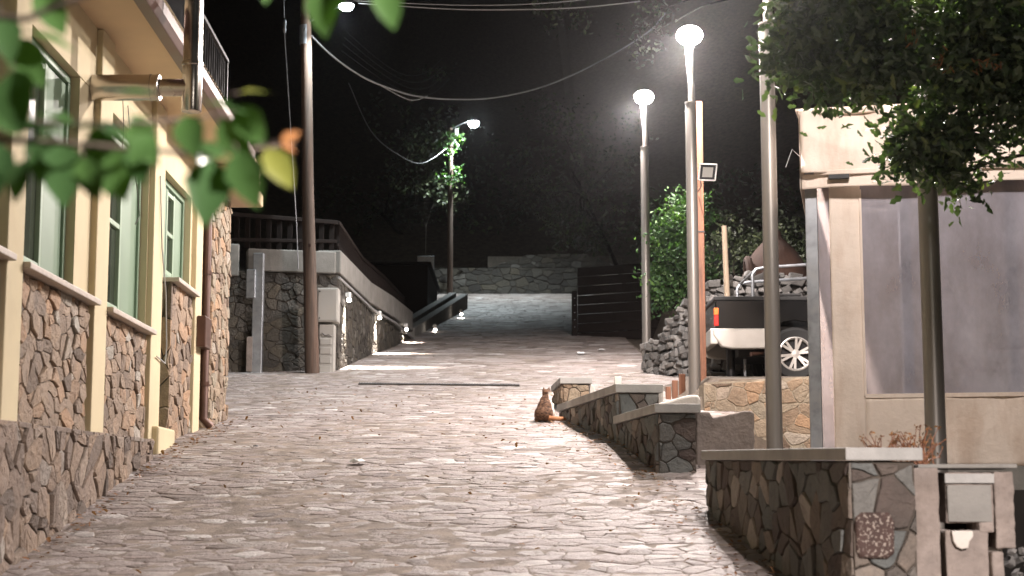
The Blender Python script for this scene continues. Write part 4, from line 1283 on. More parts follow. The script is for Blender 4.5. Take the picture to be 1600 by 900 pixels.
w = MB(); sheet(w, s_l, s_c, 0.30, ZV + 0.1, 0.0, 0.012, 12, 40, 1)
thick(w.build('canvas_strip', M['canvas'], tr))
w = MB(); sheet(w, s_c + 0.002, SX1, 0.28, ZW0, 0.0, 0.010, 90, 14, 2)
thick(w.build('lower_canvas', M['canvas'], tr))
w = MB(); sheet(w, s_c + 0.001, SX1, ZW0 + 0.002, ZV + 0.12, 0.002, 0.008, 80, 40, 3, 0.6)
w.build('plastic_window', M['vinyl'], tr)
w = MB(); w.bar(T(s_c, 0.004, ZW0), T(SX1, 0.004, ZW0), 0.02, 0.035); w.bar(T(s_c, 0.004, ZW0), T(s_c, 0.004, ZV), 0.02, 0.02); w.build('window_hem', M['canvas'], tr)
# valance in two tiers and its rails
zm = P(1262, 275, 14.5).z
w = MB(); sheet(w, -0.02, SX1, ZV + 0.13, ZT, 0.16, 0.04, 160, 36, 4)
thick(w.build('upper_valance', M['canvas'], tr))
w = MB(); sheet(w, -0.02, SX1, ZV, ZV + 0.13, 0.15, 0.010, 110, 6, 5, hem=0.008)
thick(w.build('lower_valance', M['canvas'], tr))
w = MB()
sd_ = [T(-0.03, 0.16, ZT), T(-0.03, 0.16, ZV), T(-0.06, -3.0, ZV), T(-0.06, -3.0, ZT)]
w.add(sd_, [(0, 1, 2, 3)]); thick(w.build('side_valance', M['canvas'], tr))
w = MB()
w.bar(T(-0.03, 0.17, ZT - 0.02), T(SX1, 0.17, ZT - 0.02), 0.05, 0.05)
w.bar(T(0.09, 0.175, ZV + 0.135), T(SX1, 0.175, ZV + 0.135), 0.03, 0.045)
w.build('valance_rail', M['canvas'], tr, bevel=0.008)
w = MB()
w.hexa([T(-0.06, 0.17, ZT), T(SX1, 0.17, ZT), T(SX1, -4.0, ZT + 0.5), T(-0.06, -4.0, ZT + 0.5)], [T(-0.06, 0.17, ZT + 0.02), T(SX1, 0.17, ZT + 0.02), T(SX1, -4.0, ZT + 0.52), T(-0.06, -4.0, ZT + 0.52)])
w.build('roof', M['canvas'], tr)
w = MB(); w.bar(T(0.22, 0.19, ZV + 0.09), T(0.40, 0.19, ZV + 0.09), 0.05, 0.035); w.build('blind_bracket', M['dark_metal'], tr)
# steel posts
w = MB()
for a, b in ((0.0, ts(1284)),):
    w.hexa([T(a, 0.03, 0), T(b, 0.03, 0), T(b, -0.09, 0), T(a, -0.09, 0)], [T(a, 0.03, ZV + 0.2), T(b, 0.03, ZV + 0.2), T(b, -0.09, ZV + 0.2), T(a, -0.09, ZV + 0.2)])
w.build('corner_post', M['galv'], tr, bevel=0.006)
w = MB(); sheet(w, ts(1284) + 0.003, s_l - 0.002, 0.3, ZV + 0.1, -0.02, 0.004, 4, 20, 7); w.build('edge_strip', M['vinyl'], tr)
for s in (2.9, 5.6):
    w = MB(); w.hexa([T(s, -0.05, 0), T(s + 0.12, -0.05, 0), T(s + 0.12, -0.17, 0), T(s, -0.17, 0)], [T(s, -0.05, ZV + 0.2), T(s + 0.12, -0.05, ZV + 0.2), T(s + 0.12, -0.17, ZV + 0.2), T(s, -0.17, ZV + 0.2)])
    w.build('inner_post', M['galv'], tr, bevel=0.006)
# terrace interior: floor, rear canvas, roof beams
w = MB(); w.hexa([T(-0.1, 0.25, 0.0), T(SX1, 0.25, 0.0), T(SX1, -4, 0.0), T(-0.1, -4, 0.0)], [T(-0.1, 0.25, 0.28), T(SX1, 0.25, 0.28), T(SX1, -4, 0.28), T(-0.1, -4, 0.28)])
w.build('floor', M['concrete'], tr)
w = MB(); sheet(w, 0.0, SX1, 0.28, ZT + 0.4, -3.2, 0.03, 60, 10, 8); thick(w.build('rear_canvas', M['canvas'], tr))
for s in (0.9, 1.9, 3.4):
    w = MB(); w.bar(T(s, -0.25, ZV + 0.3), T(s, -3.1, ZV + 0.65), 0.08, 0.12); w.build('roof_beam', M['galv'], tr)
    w = MB(); w.bar(T(s, -1.7, 0.28), T(s, -1.7, ZV + 0.45), 0.1, 0.1, up=(0, 1, 0)); w.build('inner_post', M['galv'], tr)

# cable tie twigs near the corner
cable('loose_wire', [T(-0.02, 0.05, ZV + 0.30), T(-0.10, 0.08, ZV + 0.38), T(-0.16, 0.08, ZV + 0.22)], 0.004, 'short wire end sticking out from the canvas corner above the steel post', 'wire', 'cable')

# dry twig plants behind the near wall
for k, (u, lab) in enumerate(((1385, 'low dry reddish plant sprouting behind the near wall cap'), (1437, 'taller dry twiggy plant at the near wall cap end beside the lamp post'))):
    rn = random.Random(30 + k)
    b = P(u, 722, 8.3)
    st, lf = MB(), MB()
    for i in range(30):
        tip = b + Vector((rn.uniform(-0.13, 0.13), rn.uniform(-0.06, 0.06), rn.uniform(0.06, 0.15 + 0.04 * k)))
        pts = wander(b + Vector((rn.uniform(-.05, .05), 0, -0.03)), tip, 3, 0.008, rn)
        st.tube(pts, [0.0042, 0.0036, 0.003, 0.002], 5)
        for _ in range(9):
            add_leaf(lf, pts[rn.randint(1, 3)] + Vector((rn.gauss(0, .006), rn.gauss(0, .006), rn.gauss(0, .006))), rn.uniform(0.012, 0.026), rn, rn.random(), False)
    pt = thing('dry_plant', lab, 'plant', b, 'dry plants in the bed behind the near wall')
    st.build('stem', M['brown_wood'], pt); lf.build('foliage', M['dry'], pt)

# ================================================================== FLOODLIGHT POST, RUBBLE WALL, PICKUP
pb0, pb1 = P(1096, 660, 20.3), P(1097, 160, 20.3)
bp = thing('timber_post', 'tall square brown timber post right behind the brightest street lamp', 'post', (pb0.x, pb0.y, 0.7))
w = MB(); w.box((pb0.x - 0.065, 20.24, 0.6), (pb0.x + 0.065, 20.37, pb1.z)); w.build('post', M['brown_wood'], bp, bevel=0.006)
w = MB(); s1_ = P(1097, 361, 20.2).z; w.box((pb0.x - 0.067, 20.237, s1_ - 0.008), (pb0.x + 0.067, 20.373, s1_ + 0.008)); w.build('strap', M['dark_metal'], bp)
fc = P(1106, 269, 20.0)
fo = thing('floodlight', 'square unlit floodlight with a pale rim fixed to the brown timber post', 'floodlight', fc)
w = MB(); hw = 0.115
w.hexa([fc + Vector((-hw, 0.03, -0.095)), fc + Vector((hw - .02, 0.06, -0.095)), fc + Vector((hw, 0.02, 0.10)), fc + Vector((-hw + .02, -0.01, 0.10))],
       [fc + Vector((-hw + .04, 0.13, -0.06)), fc + Vector((hw - .05, 0.14, -0.06)), fc + Vector((hw - .04, 0.12, 0.07)), fc + Vector((-hw + .05, 0.10, 0.07))])
w.build('housing', M['dark_metal'], fo, bevel=0.004)
c4 = [fc + Vector((-hw, 0.03, -0.095)), fc + Vector((hw - .02, 0.06, -0.095)), fc + Vector((hw, 0.02, 0.10)), fc + Vector((-hw + .02, -0.01, 0.10))]
c4 = [p + Vector((0, -0.012, 0)) for p in c4]
w = MB()
for k in range(4): w.bar(c4[k], c4[(k + 1) % 4], 0.016, 0.016, up=(0, 1, 0))
w.build('rim', M['white_metal'], fo)
cc = sum(c4, Vector((0, 0, 0))) / 4
w = MB(); w.add([cc + (p - cc) * 0.62 + Vector((0, 0.004, 0)) for p in c4], [(0, 1, 2, 3)]); w.build('reflector', M['cabinet'], fo)
w = MB(); w.tube([fc + Vector((-0.09, 0.03, -0.10)), fc + Vector((-0.07, 0.1, -0.16)), fc + Vector((-0.10, 0.22, -0.2))], 0.008, 6); w.build('bracket', M['galv'], fo)

# rubble dry wall
ru = thing('rubble_wall', 'heaped dry rubble wall under the green bush beside the pickup', 'wall', (3, 27, 1.9))
w = MB()
rn = random.Random(77)
r0_, r1_ = P(1013, 600, 26.3), P(1120, 600, 24.3)
rows = [(-0.2, 0)]
base = [Vector((r0_.x, r0_.y, 0)), Vector((r1_.x, r1_.y, 0)), Vector((r1_.x + 4.5, r1_.y - 0.2, 0))]
def rtop(x):
    t = (x - r0_.x)
    return G(26) - 0.05 + min(1.45, 0.55 + 0.95 * t / 0.95)
for k in range(2):
    a, b = base[k], base[k + 1]
    za, zb_ = rtop(a.x), rtop(b.x)
    w.hexa([(a.x, a.y + 0.1, 1.2), (b.x, b.y + 0.1, 1.2), (b.x, b.y + 1.3, 1.2), (a.x, a.y + 1.3, 1.2)], [(a.x + 0.1, a.y + 0.3, za - 0.1), (b.x, b.y + 0.3, zb_ - 0.1), (b.x, b.y + 1.3, zb_ - 0.1), (a.x + 0.1, a.y + 1.3, za - 0.1)], 1)
for k in range(2):
    a, b = base[k], base[k + 1]
    Lk = (b - a).length
    z = 1.55
    while z < rtop(b.x):
        x = 0.0
        while x < Lk:
            sw, sh_ = rn.uniform(0.10, 0.26), rn.uniform(0.07, 0.15)
            p = a.lerp(b, min(1, x / Lk)) + Vector((0, 0, z + rn.uniform(-.03, .03)))
            if p.z < rtop(p.x):
                p.y += (p.z - 1.6) * 0.16 + rn.uniform(-0.05, 0.05)
                vs = []
                rot = rn.uniform(-0.5, 0.5)
                ca, sa = math.cos(rot), math.sin(rot)
                for q in range(8):
                    ax = (1 if q & 1 else -1) * sw / 2 * rn.uniform(0.65, 1.1)
                    ay = (1 if q & 2 else -1) * 0.13 * rn.uniform(0.6, 1.1)
                    az = (1 if q & 4 else -1) * sh_ / 2 * rn.uniform(0.6, 1.15)
                    vs.append(p + Vector((ax * ca - az * sa, ay, ax * sa + az * ca)))
                w.add(vs, [(0, 1, 5, 4), (2, 6, 7, 3), (0, 4, 6, 2), (1, 3, 7, 5), (4, 5, 7, 6), (0, 2, 3, 1)], rn.random(), 0)
            x += sw * 0.92
        z += 0.105
w.build('stonework', [M['grey_stone'], M['gap']], ru, bevel=0.015)

# bush
def bush(name, label, cat, loc, blobs, leaf, count, seed, mat='leaf_bush', lobed=False, trunk=None, group=None, tints=(0.1, 0.9), droop=0.0, clump=None):
    t = thing(name, label, cat, loc, group)
    rn = random.Random(seed)
    f = MB(); foliage(f, blobs, leaf, count, rn, tints, droop, clump, lobed)
    f.build('crown', M[mat], t)
    k = MB()
    base_ = Vector(loc)
    top = blobs[0][0]
    if trunk:
        limb(k, wander(base_, Vector(top), 5, trunk * 0.5, rn), trunk, trunk * 0.35, 10)
    for c, r, w_ in blobs:
        st_ = base_.lerp(Vector(top), (0.8 if trunk > 0.03 else 0.35) if trunk else 0.05)
        limb(k, wander(st_, Vector(c), 4, 0.06 * (1 + (trunk or 0) * 4), rn), (trunk or 0.03) * 0.5, 0.008, 6)
    k.build('trunk', M['dark_bark'], t)
    return t
BY = 27.2
bush('bush', 'bright green leafy bush growing on the rubble wall behind the street lamps', 'bush', P(1055, 485, BY), [(P(1050, 400, BY), (0.40, 0.45, 0.62), 3), (P(1070, 340, BY), (0.42, 0.5, 0.42), 2), (P(1035, 440, BY), (0.24, 0.4, 0.42), 1.5), (P(1085, 420, BY), (0.35, 0.4, 0.5), 1.5), (P(1040, 365, BY), (0.22, .3, .3), 0.8), (P(1060, 468, BY), (0.4, 0.35, 0.18), 1)], 0.085, 5200, 41)
bush('bush', 'darker green bush spreading behind the pickup and the pale stake', 'bush', P(1150, 470, 28.5), [(P(1150, 400, 30), (0.6, 0.5, 0.6), 2), (P(1200, 370, 31), (1.0, 0.6, 0.6), 2), (P(1240, 420, 30.5), (0.9, 0.5, 0.5), 1.5)], 0.095, 2400, 42, mat='leaf_far')

# stake
sk = P(1135, 460, 23.9)
w = MB(); w.tube([Vector((sk.x + 0.05, 23.9, 1.6)), P(1136, 458, 23.9), P(1131.5, 353, 23.9)], [0.045, 0.043, 0.04], 12)
tag(w.build('wooden_stake', M['pale_wood'], None, loc=(sk.x, 23.9, 1.6)), 'pale upright wooden stake behind the tail of the pickup', 'stake')

# clay oven
oc = P(1212, 452, 25.8)
w = MB()
prof = [(0.56, -0.9), (0.56, -0.05), (0.60, -0.03), (0.60, 0.05), (0.54, 0.07), (0.52, 0.24), (0.45, 0.44), (0.34, 0.60), (0.22, 0.73), (0.12, 0.83), (0.10, 0.93), (0.0, 0.94)]
w.lathe(oc, prof, 30)
arc = [oc + Vector((-0.46 - 0.02 * math.sin(a), -0.28 + 0.22 * math.cos(a), 0.02 + 0.42 * math.sin(a))) for a in [math.pi * k / 10 for k in range(11)]]
w.tube(arc, 0.06, 8)
tag(w.build('clay_oven', M['terracotta'], None, loc=oc + Vector((0, 0, -0.9))), 'domed brown clay oven behind the pickup', 'oven')

# pickup truck -------------------------------------------------------------
ty = 22.3
tw_c = P(1243, 553, ty)                 # rear wheel centre (near side)
zg = tw_c.z - 0.37
x0 = P(1116, 500, ty).x                 # tail
pk = thing('pickup_truck', 'black and silver pickup truck parked tail-first on the terrace behind the lamp posts', 'pickup truck', (x0 + 2.4, ty + 0.85, zg))
yn, yf = ty - 0.02, ty + 1.72
zb1 = P(1116, 513, ty).z; zb2 = P(1116, 545, ty).z; zt1 = P(1116, 470, ty).z
def side_prism(mb, pts, y0, y1):
    mb.prism([(x, y0, z) for x, z in pts], (0, y1 - y0, 0))
w = MB()
xw = tw_c.x
Lk = x0 + 5.1
# bed body with wheel arch cut
arch = [(xw + 0.47 * math.cos(a), tw_c.z + 0.47 * math.sin(a)) for a in [R(200 - 220 * i / 10) for i in range(11)]]
arch = [p for p in arch if p[1] > zb1 - 0.02]
bed = [(x0 + 0.03, zt1), (x0 + 0.01, zb1), (arch[0][0], zb1)] + arch + [(arch[-1][0], zb1), (x0 + 1.85, zb1), (x0 + 1.85, zt1)]
side_prism(w, bed, yn, yn + 0.06); side_prism(w, bed, yf - 0.06, yf)
w.box((x0 + 0.02, yn + 0.062, zb1), (x0 + 0.07, yf - 0.062, zt1))
w.box((x0 + 0.07, yn + 0.062, zb1 - 0.05), (x0 + 1.85, yf - 0.062, zb1 + 0.03))
# cab and bonnet
cab = [(x0 + 1.9, zb1 - 0.2), (x0 + 1.9, zt1 + 0.04), (x0 + 2.0, zt1 + 0.62), (x0 + 3.1, zt1 + 0.64), (x0 + 3.75, zt1 + 0.06), (x0 + 5.0, zt1 - 0.06), (Lk, zb1 + 0.1), (Lk, zb1 - 0.2)]
side_prism(w, cab, yn + 0.02, yf - 0.02)
w.build('body', M['truck_black'], pk, bevel=0.03)
w = MB()
w.box((x0 - 0.005, yn - 0.01, zt1 + 0.002), (x0 + 1.86, yn + 0.085, zt1 + 0.06)); w.box((x0 - 0.005, yf - 0.085, zt1 + 0.002), (x0 + 1.86, yf + 0.01, zt1 + 0.06)); w.box((x0 - 0.005, yn + 0.086, zt1 + 0.002), (x0 + 0.09, yf - 0.086, zt1 + 0.055))
w.box((x0 + 0.72, yn + 0.0, zt1 + 0.062), (x0 + 1.2, yf, zt1 + 0.10))
w.build('bed_rail', M['tyre'], pk, bevel=0.015)
w = MB()
bum = [(x0 - 0.03, zb1 - 0.003), (x0 - 0.02, zb1 - 0.10), (x0 + 0.10, zb2 + 0.02), (x0 + 0.25, zb2 - 0.005), (arch[0][0] - 0.04, zb2 + 0.0), (arch[0][0] - 0.01, zb1 - 0.003)]
side_prism(w, bum, yn - 0.03, yn + 0.10); side_prism(w, bum, yf - 0.10, yf + 0.03)
w.box((x0 - 0.06, yn - 0.01, zb2 + 0.06), (x0 + 0.05, yf + 0.01, zb1 - 0.004))
side_prism(w, [(arch[-1][0] + 0.05, zb1 - 0.004), (arch[-1][0] + 0.02, zb2), (x0 + 4.0, zb2), (x0 + 4.0, zb1 - 0.004)], yn - 0.02, yn + 0.02)
w.build('bumper', M['truck_silver'], pk, bevel=0.02)
for yy in (yn - 0.006, yf - 0.066):
    w = MB(); w.box((x0 - 0.005, yy, zb1 + 0.03), (x0 + 0.06, yy + 0.07, zb1 + 0.18)); w.build('tail_light', M['red_lens'], pk, bevel=0.008)
    w = MB(); w.box((x0 - 0.005, yy, zb1 + 0.183), (x0 + 0.06, yy + 0.07, zb1 + 0.28)); w.build('indicator', M['amber_lens'], pk, bevel=0.008)
def wheel(x, y, sgn):
    c = Vector((x, y, tw_c.z))
    w = MB()
    w.lathe(c, [(0.235, -0.11), (0.33, -0.12), (0.365, -0.085), (0.372, 0), (0.365, 0.085), (0.33, 0.12), (0.235, 0.11)], 36, (0, sgn, 0))
    tyr = w.build('wheel', M['tyre'], pk)
    w = MB()
    w.lathe(c, [(0.236, 0.112), (0.222, 0.116), (0.205, 0.10), (0.205, 0.03)], 36, (0, sgn, 0))
    w.lathe(c, [(0.07, 0.06), (0.06, 0.10), (0.0, 0.105)], 16, (0, sgn, 0))
    for k in range(6):
        for da in (-0.16, 0.16):
            a = k * math.pi / 3 + 0.3 + da
            p0 = c + Vector((math.cos(a - da * 0.6) * 0.05, sgn * 0.085, math.sin(a - da * 0.6) * 0.05))
            p1 = c + Vector((math.cos(a) * 0.212, sgn * 0.10, math.sin(a) * 0.212))
            w.bar(p0, p1, 0.034, 0.03, up=(0, 1, 0))
    w.build('rim', M['alloy'], tyr)
    w = MB(); w.lathe(c, [(0.21, 0.03), (0.0, 0.03)], 24, (0, sgn, 0)); w.build('brake_disc', M['dark_metal'], tyr)
for xx in (tw_c.x, tw_c.x + 3.0):
    wheel(xx, yn + 0.11, -1); wheel(xx, yf - 0.11, 1)
w = MB()
for yy in (yn + 0.1, yf - 0.1):
    w.tube([(x0 + 0.55, yy, zt1 + 0.05), (x0 + 0.55, yy, zt1 + 0.38), (x0 + 0.60, yy, zt1 + 0.45), (x0 + 0.72, yy, zt1 + 0.475), (x0 + 2.0, yy, zt1 + 0.56), (x0 + 2.2, yy, zt1 + 0.4)], 0.022, 8)
w.tube([(x0 + 0.60, yn + 0.1, zt1 + 0.45), (x0 + 0.60, yf - 0.1, zt1 + 0.45)], 0.02, 8)
w.build('tube_rack', M['galv'], pk)
w = MB(); w.tube([(x0 + 0.8, yn + 0.25, zb2 - 0.02), (x0 + 0.62, yn + 0.12, zb2 - 0.05), (x0 + 0.50, yn + 0.06, zb2 - 0.07)], 0.03, 10); w.build('exhaust', M['brown_metal'], pk)
w = MB(); w.box((x0 + 0.35, yn + 0.2, zb2 - 0.09), (x0 + 4.6, yf - 0.2, zb1 - 0.06)); w.build('chassis', M['tyre'], pk)
for s in (yn + 0.0, yf):
    w = MB(); side_prism(w, [(x0 + 2.15, zt1 + 0.08), (x0 + 2.2, zt1 + 0.55), (x0 + 3.0, zt1 + 0.56), (x0 + 3.5, zt1 + 0.08)], s + (0.012 if s < ty + 1 else -0.032), s + (0.032 if s < ty + 1 else -0.012)); w.build('side_window', M['black_gloss'], pk)
for z_, u_, lab in ((0, 1141, 'thick dark prop under the pickup bumper'), (1, 1163, 'thin grey prop under the pickup bumper near the exhaust')):
    a = P(u_, 546, 22.9)
    w = MB(); w.tube([(a.x, 22.9, zg - 0.1), (a.x + 0.01, 22.9, a.z + 0.05)], 0.06 if z_ == 0 else 0.022, 10)
    tag(w.build('prop_post', M['dark_metal' if z_ == 0 else 'galv'], None, loc=(a.x, 22.9, zg)), lab, 'post')

# ================================================================== TREES
# oak hanging over the terrace
OY = 9.6
ok = thing('oak_tree', 'dark green oak hanging its leafy boughs over the canvas terrace and lamp post', 'tree', (4.9, 10.2, -0.4))
rn = random.Random(101)
def Q(u, v, Y=OY): return P(u, v, Y)
blobs = []
def add_blob(u, v, ru, rv, wt, Y=OY, ry=0.38):
    k = Y / FPX
    blobs.append((P(u, v, Y), (ru * k, ry, rv * k), wt))
add_blob(1268, 95, 50, 36, 1.8, 9.8, 0.3); add_blob(1222, 84, 20, 10, 0.35, 9.8, .1); add_blob(1290, 35, 70, 60, 2.2); add_blob(1330, 120, 60, 34, 1.8)
add_blob(1250, 15, 30, 25, 0.7); add_blob(1370, 60, 70, 80, 3); add_blob(1480, 60, 90, 75, 3.4); add_blob(1570, 70, 60, 90, 2.8); add_blob(1520, 130, 90, 45, 2.2)
add_blob(1450, 195, 48, 40, 1.7, 9.7, .25); add_blob(1485, 235, 32, 35, 1.2, 9.7, .2); add_blob(1410, 250, 30, 18, 0.5, 9.7, .15); add_blob(1500, 275, 18, 16, 0.35, 9.7, .15); add_blob(1435, 225, 26, 22, 0.6, 9.7, .2)
add_blob(1575, 200, 32, 26, 0.7, 9.6, .15); add_blob(1595, 160, 30, 30, 0.7, 9.8)
add_blob(1400, -70, 150, 70, 3.2); add_blob(1600, -60, 130, 90, 3.4); add_blob(1750, 40, 130, 110, 3.5); add_blob(1760, -120, 150, 100, 2.5); add_blob(1540, -170, 180, 70, 2)
clumps = []
for c, r, wt in blobs:
    nc = 3 if wt < 1 else (5 if wt < 2.1 else 7)
    for _ in range(nc):
        while True:
            q = Vector((rn.uniform(-1, 1), rn.uniform(-1, 1), rn.uniform(-1, 1)))
            if q.length < 1: break
        k_ = rn.uniform(0.30, 0.55)
        clumps.append((c + Vector((q.x * r[0], q.y * r[1], q.z * r[2])) * 0.8, (r[0] * k_, r[1] * k_, r[2] * k_), wt / nc))
f = MB(); foliage(f, clumps + [(c, r, wt * 0.35) for c, r, wt in blobs] + [(Q(1425, 40), (0.16, 0.3, 0.22), 0.9), (Q(1400, 95), (0.12, 0.25, 0.1), 0.4)], 0.082, 15500, rn, (0.0, 0.9), 0.12, 10, True)
f.build('crown', M['leaf_oak'], ok)
k = MB()
tb_ = Vector((4.9, 10.2, -0.5))
limb(k, wander(tb_, Vector((4.7, 10.1, 3.6)), 6, 0.06, rn), 0.2, 0.1, 12)
forks = [Vector((4.8, 10.15, 2.2)), Vector((4.75, 10.1, 2.9)), Vector((4.7, 10.1, 3.4))]
for c, r, wt in blobs:
    s0_ = rn.choice(forks)
    mid_ = s0_.lerp(c, 0.5) + Vector((0, 0, 0.25))
    limb(k, wander(s0_, mid_, 3, 0.04, rn) + wander(mid_, c, 4, 0.04, rn)[1:], 0.035, 0.006, 6)
k.build('trunk', M['bark'], ok)
dl = MB()
for (u, v) in ((1475, 85), (1425, 50), (1525, 100), (1480, 100), (1553, 95)):
    b = Q(u, v, 9.1)
    for i in range(7):
        add_leaf(dl, b + Vector((rn.gauss(0, .02), rn.gauss(0, .03), rn.gauss(0, .03))), 0.05, rn, rn.random(), True, 1.2, width=0.22)
dl.build('dry_leaves', M['dry'], ok)

# near branch, out of focus
nb_ = thing('leafy_branch_tree', 'blurred leafy branches of a small tree reaching in across the cream house', 'tree', (-1.25, 1.9, -1.75))
rn = random.Random(55)
lf, br = MB(), MB()
NYb = 2.2
trk = [Vector((-1.25, 1.9, -1.8)), Vector((-1.22, 1.95, -0.8)), Vector((-1.2, 2.0, 0.3)), Vector((-1.15, 2.1, 0.9))]
limb(br, trk, 0.05, 0.02, 10)
def twig(uvs, r0=0.006):
    pts = [Vector((-1.2, 2.0, P(0, uvs[0][1], NYb).z - 0.05))] + [P(u, v, y) for u, v, y in uvs]
    limb(br, pts, r0, 0.0018, 6)
    return pts
twig([(-60, 190, 2.2), (60, 192, 2.2), (180, 195, 2.2), (300, 185, 2.25), (370, 175, 2.3)])
twig([(-60, 215, 2.15), (80, 222, 2.15), (200, 232, 2.15), (300, 240, 2.2), (400, 232, 2.3), (460, 225, 2.35)])
twig([(-60, 20, 2.1), (40, 30, 2.1), (100, 5, 2.1), (200, -30, 2.1), (500, -40, 2.2), (610, -20, 2.25)])
# (u, v of the base, length px, direction in px, tint, tilt to the viewer)
NL = [(20, 110, 95, (0.1, 1.0), 0.2), (75, 205, 80, (-0.2, 0.9), 0.1), (95, 225, 95, (0.05, 1), 0.15), (150, 200, 110, (0.2, 0.9), 0.6), (0, 225, 80, (-0.1, 1), 0.05), (-15, 150, 70, (0.5, 0.7), 0.3),
      (200, 195, 80, (0.6, 0.8), 0.6), (215, 225, 62, (0.1, 1.0), 0.1), (205, 180, 66, (0.55, 0.7), 0.55), (180, 145, 70, (0.95, -0.02), 0.3), (125, 200, 55, (0.9, -0.1), 0.1), (130, 245, 70, (0.3, 0.9), 0.65),
      (290, 180, 66, (0.2, 0.9), 0.55), (300, 225, 60, (0.6, 0.6), 0.4), (285, 225, 75, (0.85, 0.2), 0.3), (345, 185, 85, (0.6, 0.9), 0.5), (320, 160, 70, (0.95, 0.15), 0.3), (370, 165, 75, (0.6, 0.85), 0.55),
      (370, 235, 95, (0.35, 0.95), 0.4), (330, 250, 100, (-0.1, 1), 0.15), (415, 232, 75, (0.6, 0.85), 0.86), (375, 145, 48, (0.95, -0.1), 0.86), (440, 225, 36, (0.8, -0.6), 1.0), (435, 225, 30, (1, 0.4), 1.0),
      (45, 50, 80, (0.9, 0.3), 0.5), (60, -20, 85, (0.5, 0.9), 0.55), (20, 60, 90, (0.6, 0.9), 0.45), (110, -25, 60, (0.9, 0.2), 0.1), (500, -25, 85, (0.1, 1), 0.55), (535, -20, 70, (-0.5, 0.9), 0.3), (595, -25, 72, (0.3, 0.95), 0.55),
      (415, -15, 20, (0, 1), 0.5), (40, 250, 70, (-.3, .9), 0.2), (0, 20, 80, (0.2, 0.9), 0.2), (240, 210, 60, (-0.6, 0.7), 0.5), (170, 225, 90, (0.25, 0.9), 0.65), (55, 180, 60, (0.9, 0.1), 0.3), (-40, 190, 110, (0.9, 0.05), 0.2), (10, 205, 100, (0.95, -0.05), 0.2), (130, 207, 80, (0.98, 0.02), 0.3)]
for u, v, lpx, (du, dv), tint in NL:
    y = NYb + rn.uniform(-0.12, 0.12)
    a = P(u, v, y)
    l = math.hypot(du, dv)
    b = P(u + du / l * lpx, v + dv / l * lpx, y - rn.uniform(-0.02, 0.05))
    d = b - a
    flat = abs(du) > 1.5 * abs(dv)
    if flat:
        upv = Vector((0, -0.35, 1)); 
    else:
        upv = Vector((rn.uniform(-.4, .4), -1, rn.uniform(0.0, 0.5)))
    add_leaf(lf, a, d.length, rn, tint, False, d=d, width=0.62, up=upv, bend=0.2)
    br.tube([a - d.normalized() * 0.012, a], 0.0015, 5)
lf.build('foliage', M['leaf_near'], nb_)
br.build('branch', M['bark'], nb_)

# trees beyond the street
def far_tree(label, base, blobs, leaf, n, seed, trunk=0.14):
    bush('tree', label, 'tree', base, blobs, leaf, n, seed, mat='leaf_far', lobed=False, trunk=trunk * 0.6, group='dark trees on the hillside', tints=(0.0, 1.0), droop=0.3, clump=10)
Y1 = 50
far_tree('tree whose low boughs hang over the far stone wall right of the street', Vector((4.0, 50.5, G(50))), [(P(890, 260, Y1), (1.6, 1.3, 2.0), 3), (P(900, 350, Y1), (1.1, 1.0, 0.9), 2), (P(850, 300, Y1), (0.8, 1, 1.0), 1.2), (P(930, 370, Y1), (0.6, 0.8, 0.5), 0.8), (P(960, 250, Y1), (1.2, 1.2, 2.0), 2), (P(870, 190, Y1), (1.3, 1.2, 1.0), 1.2)], 0.13, 3800, 61)
Y2 = 33
far_tree('tall tree whose topmost leaves catch light above the street lamps', Vector((7.2, 35.0, G(34) + 1)), [(P(1160, -170, Y2), (1.5, 1.2, 0.8), 1.0), (P(1008, 55, Y2), (0.35, 0.4, 0.55), 1.2), (P(885, 18, Y2), (0.6, 0.6, 0.35), 1.2), (P(960, -60, Y2), (1.4, 1.2, 0.6), 2.0), (P(1040, -90, Y2), (1.6, 1.2, 0.8), 2.0), (P(1030, 15, Y2), (0.3, 0.4, 0.3), 0.5)], 0.11, 1300, 62, 0.09)
Y3 = 62
far_tree('dim shrubby tree standing to the left of the far pole', P(665, 330, Y3) + Vector((0, 0, -2.4)), [(P(668, 225, Y3), (0.9, 0.8, 0.8), 2), (P(690, 290, Y3), (0.6, 0.8, 0.9), 1.4), (P(640, 270, Y3), (0.9, .8, .9), 1)], 0.15, 900, 63, 0.012)
far_tree('broad dark tree on the slope directly behind the far boundary wall', Vector((-3.5, 74, G(70) + 2)), [(P(580, 320, 74), (3.2, 1.5, 2.2), 3), (P(760, 290, 74), (3.0, 1.5, 2.4), 3), (P(660, 190, 74), (3, 1.5, 2.4), 2)], 0.26, 2000, 64, 0.22)
far_tree('dark tree on the bank behind the timber fence and bush', Vector((6.5, 40, G(40) + 2)), [(P(1170, 330, 40), (1.8, 1.5, 1.2), 3), (P(1010, 340, 42), (1.2, 1.2, 1.2), 1.4)], 0.15, 1100, 65, 0.2)

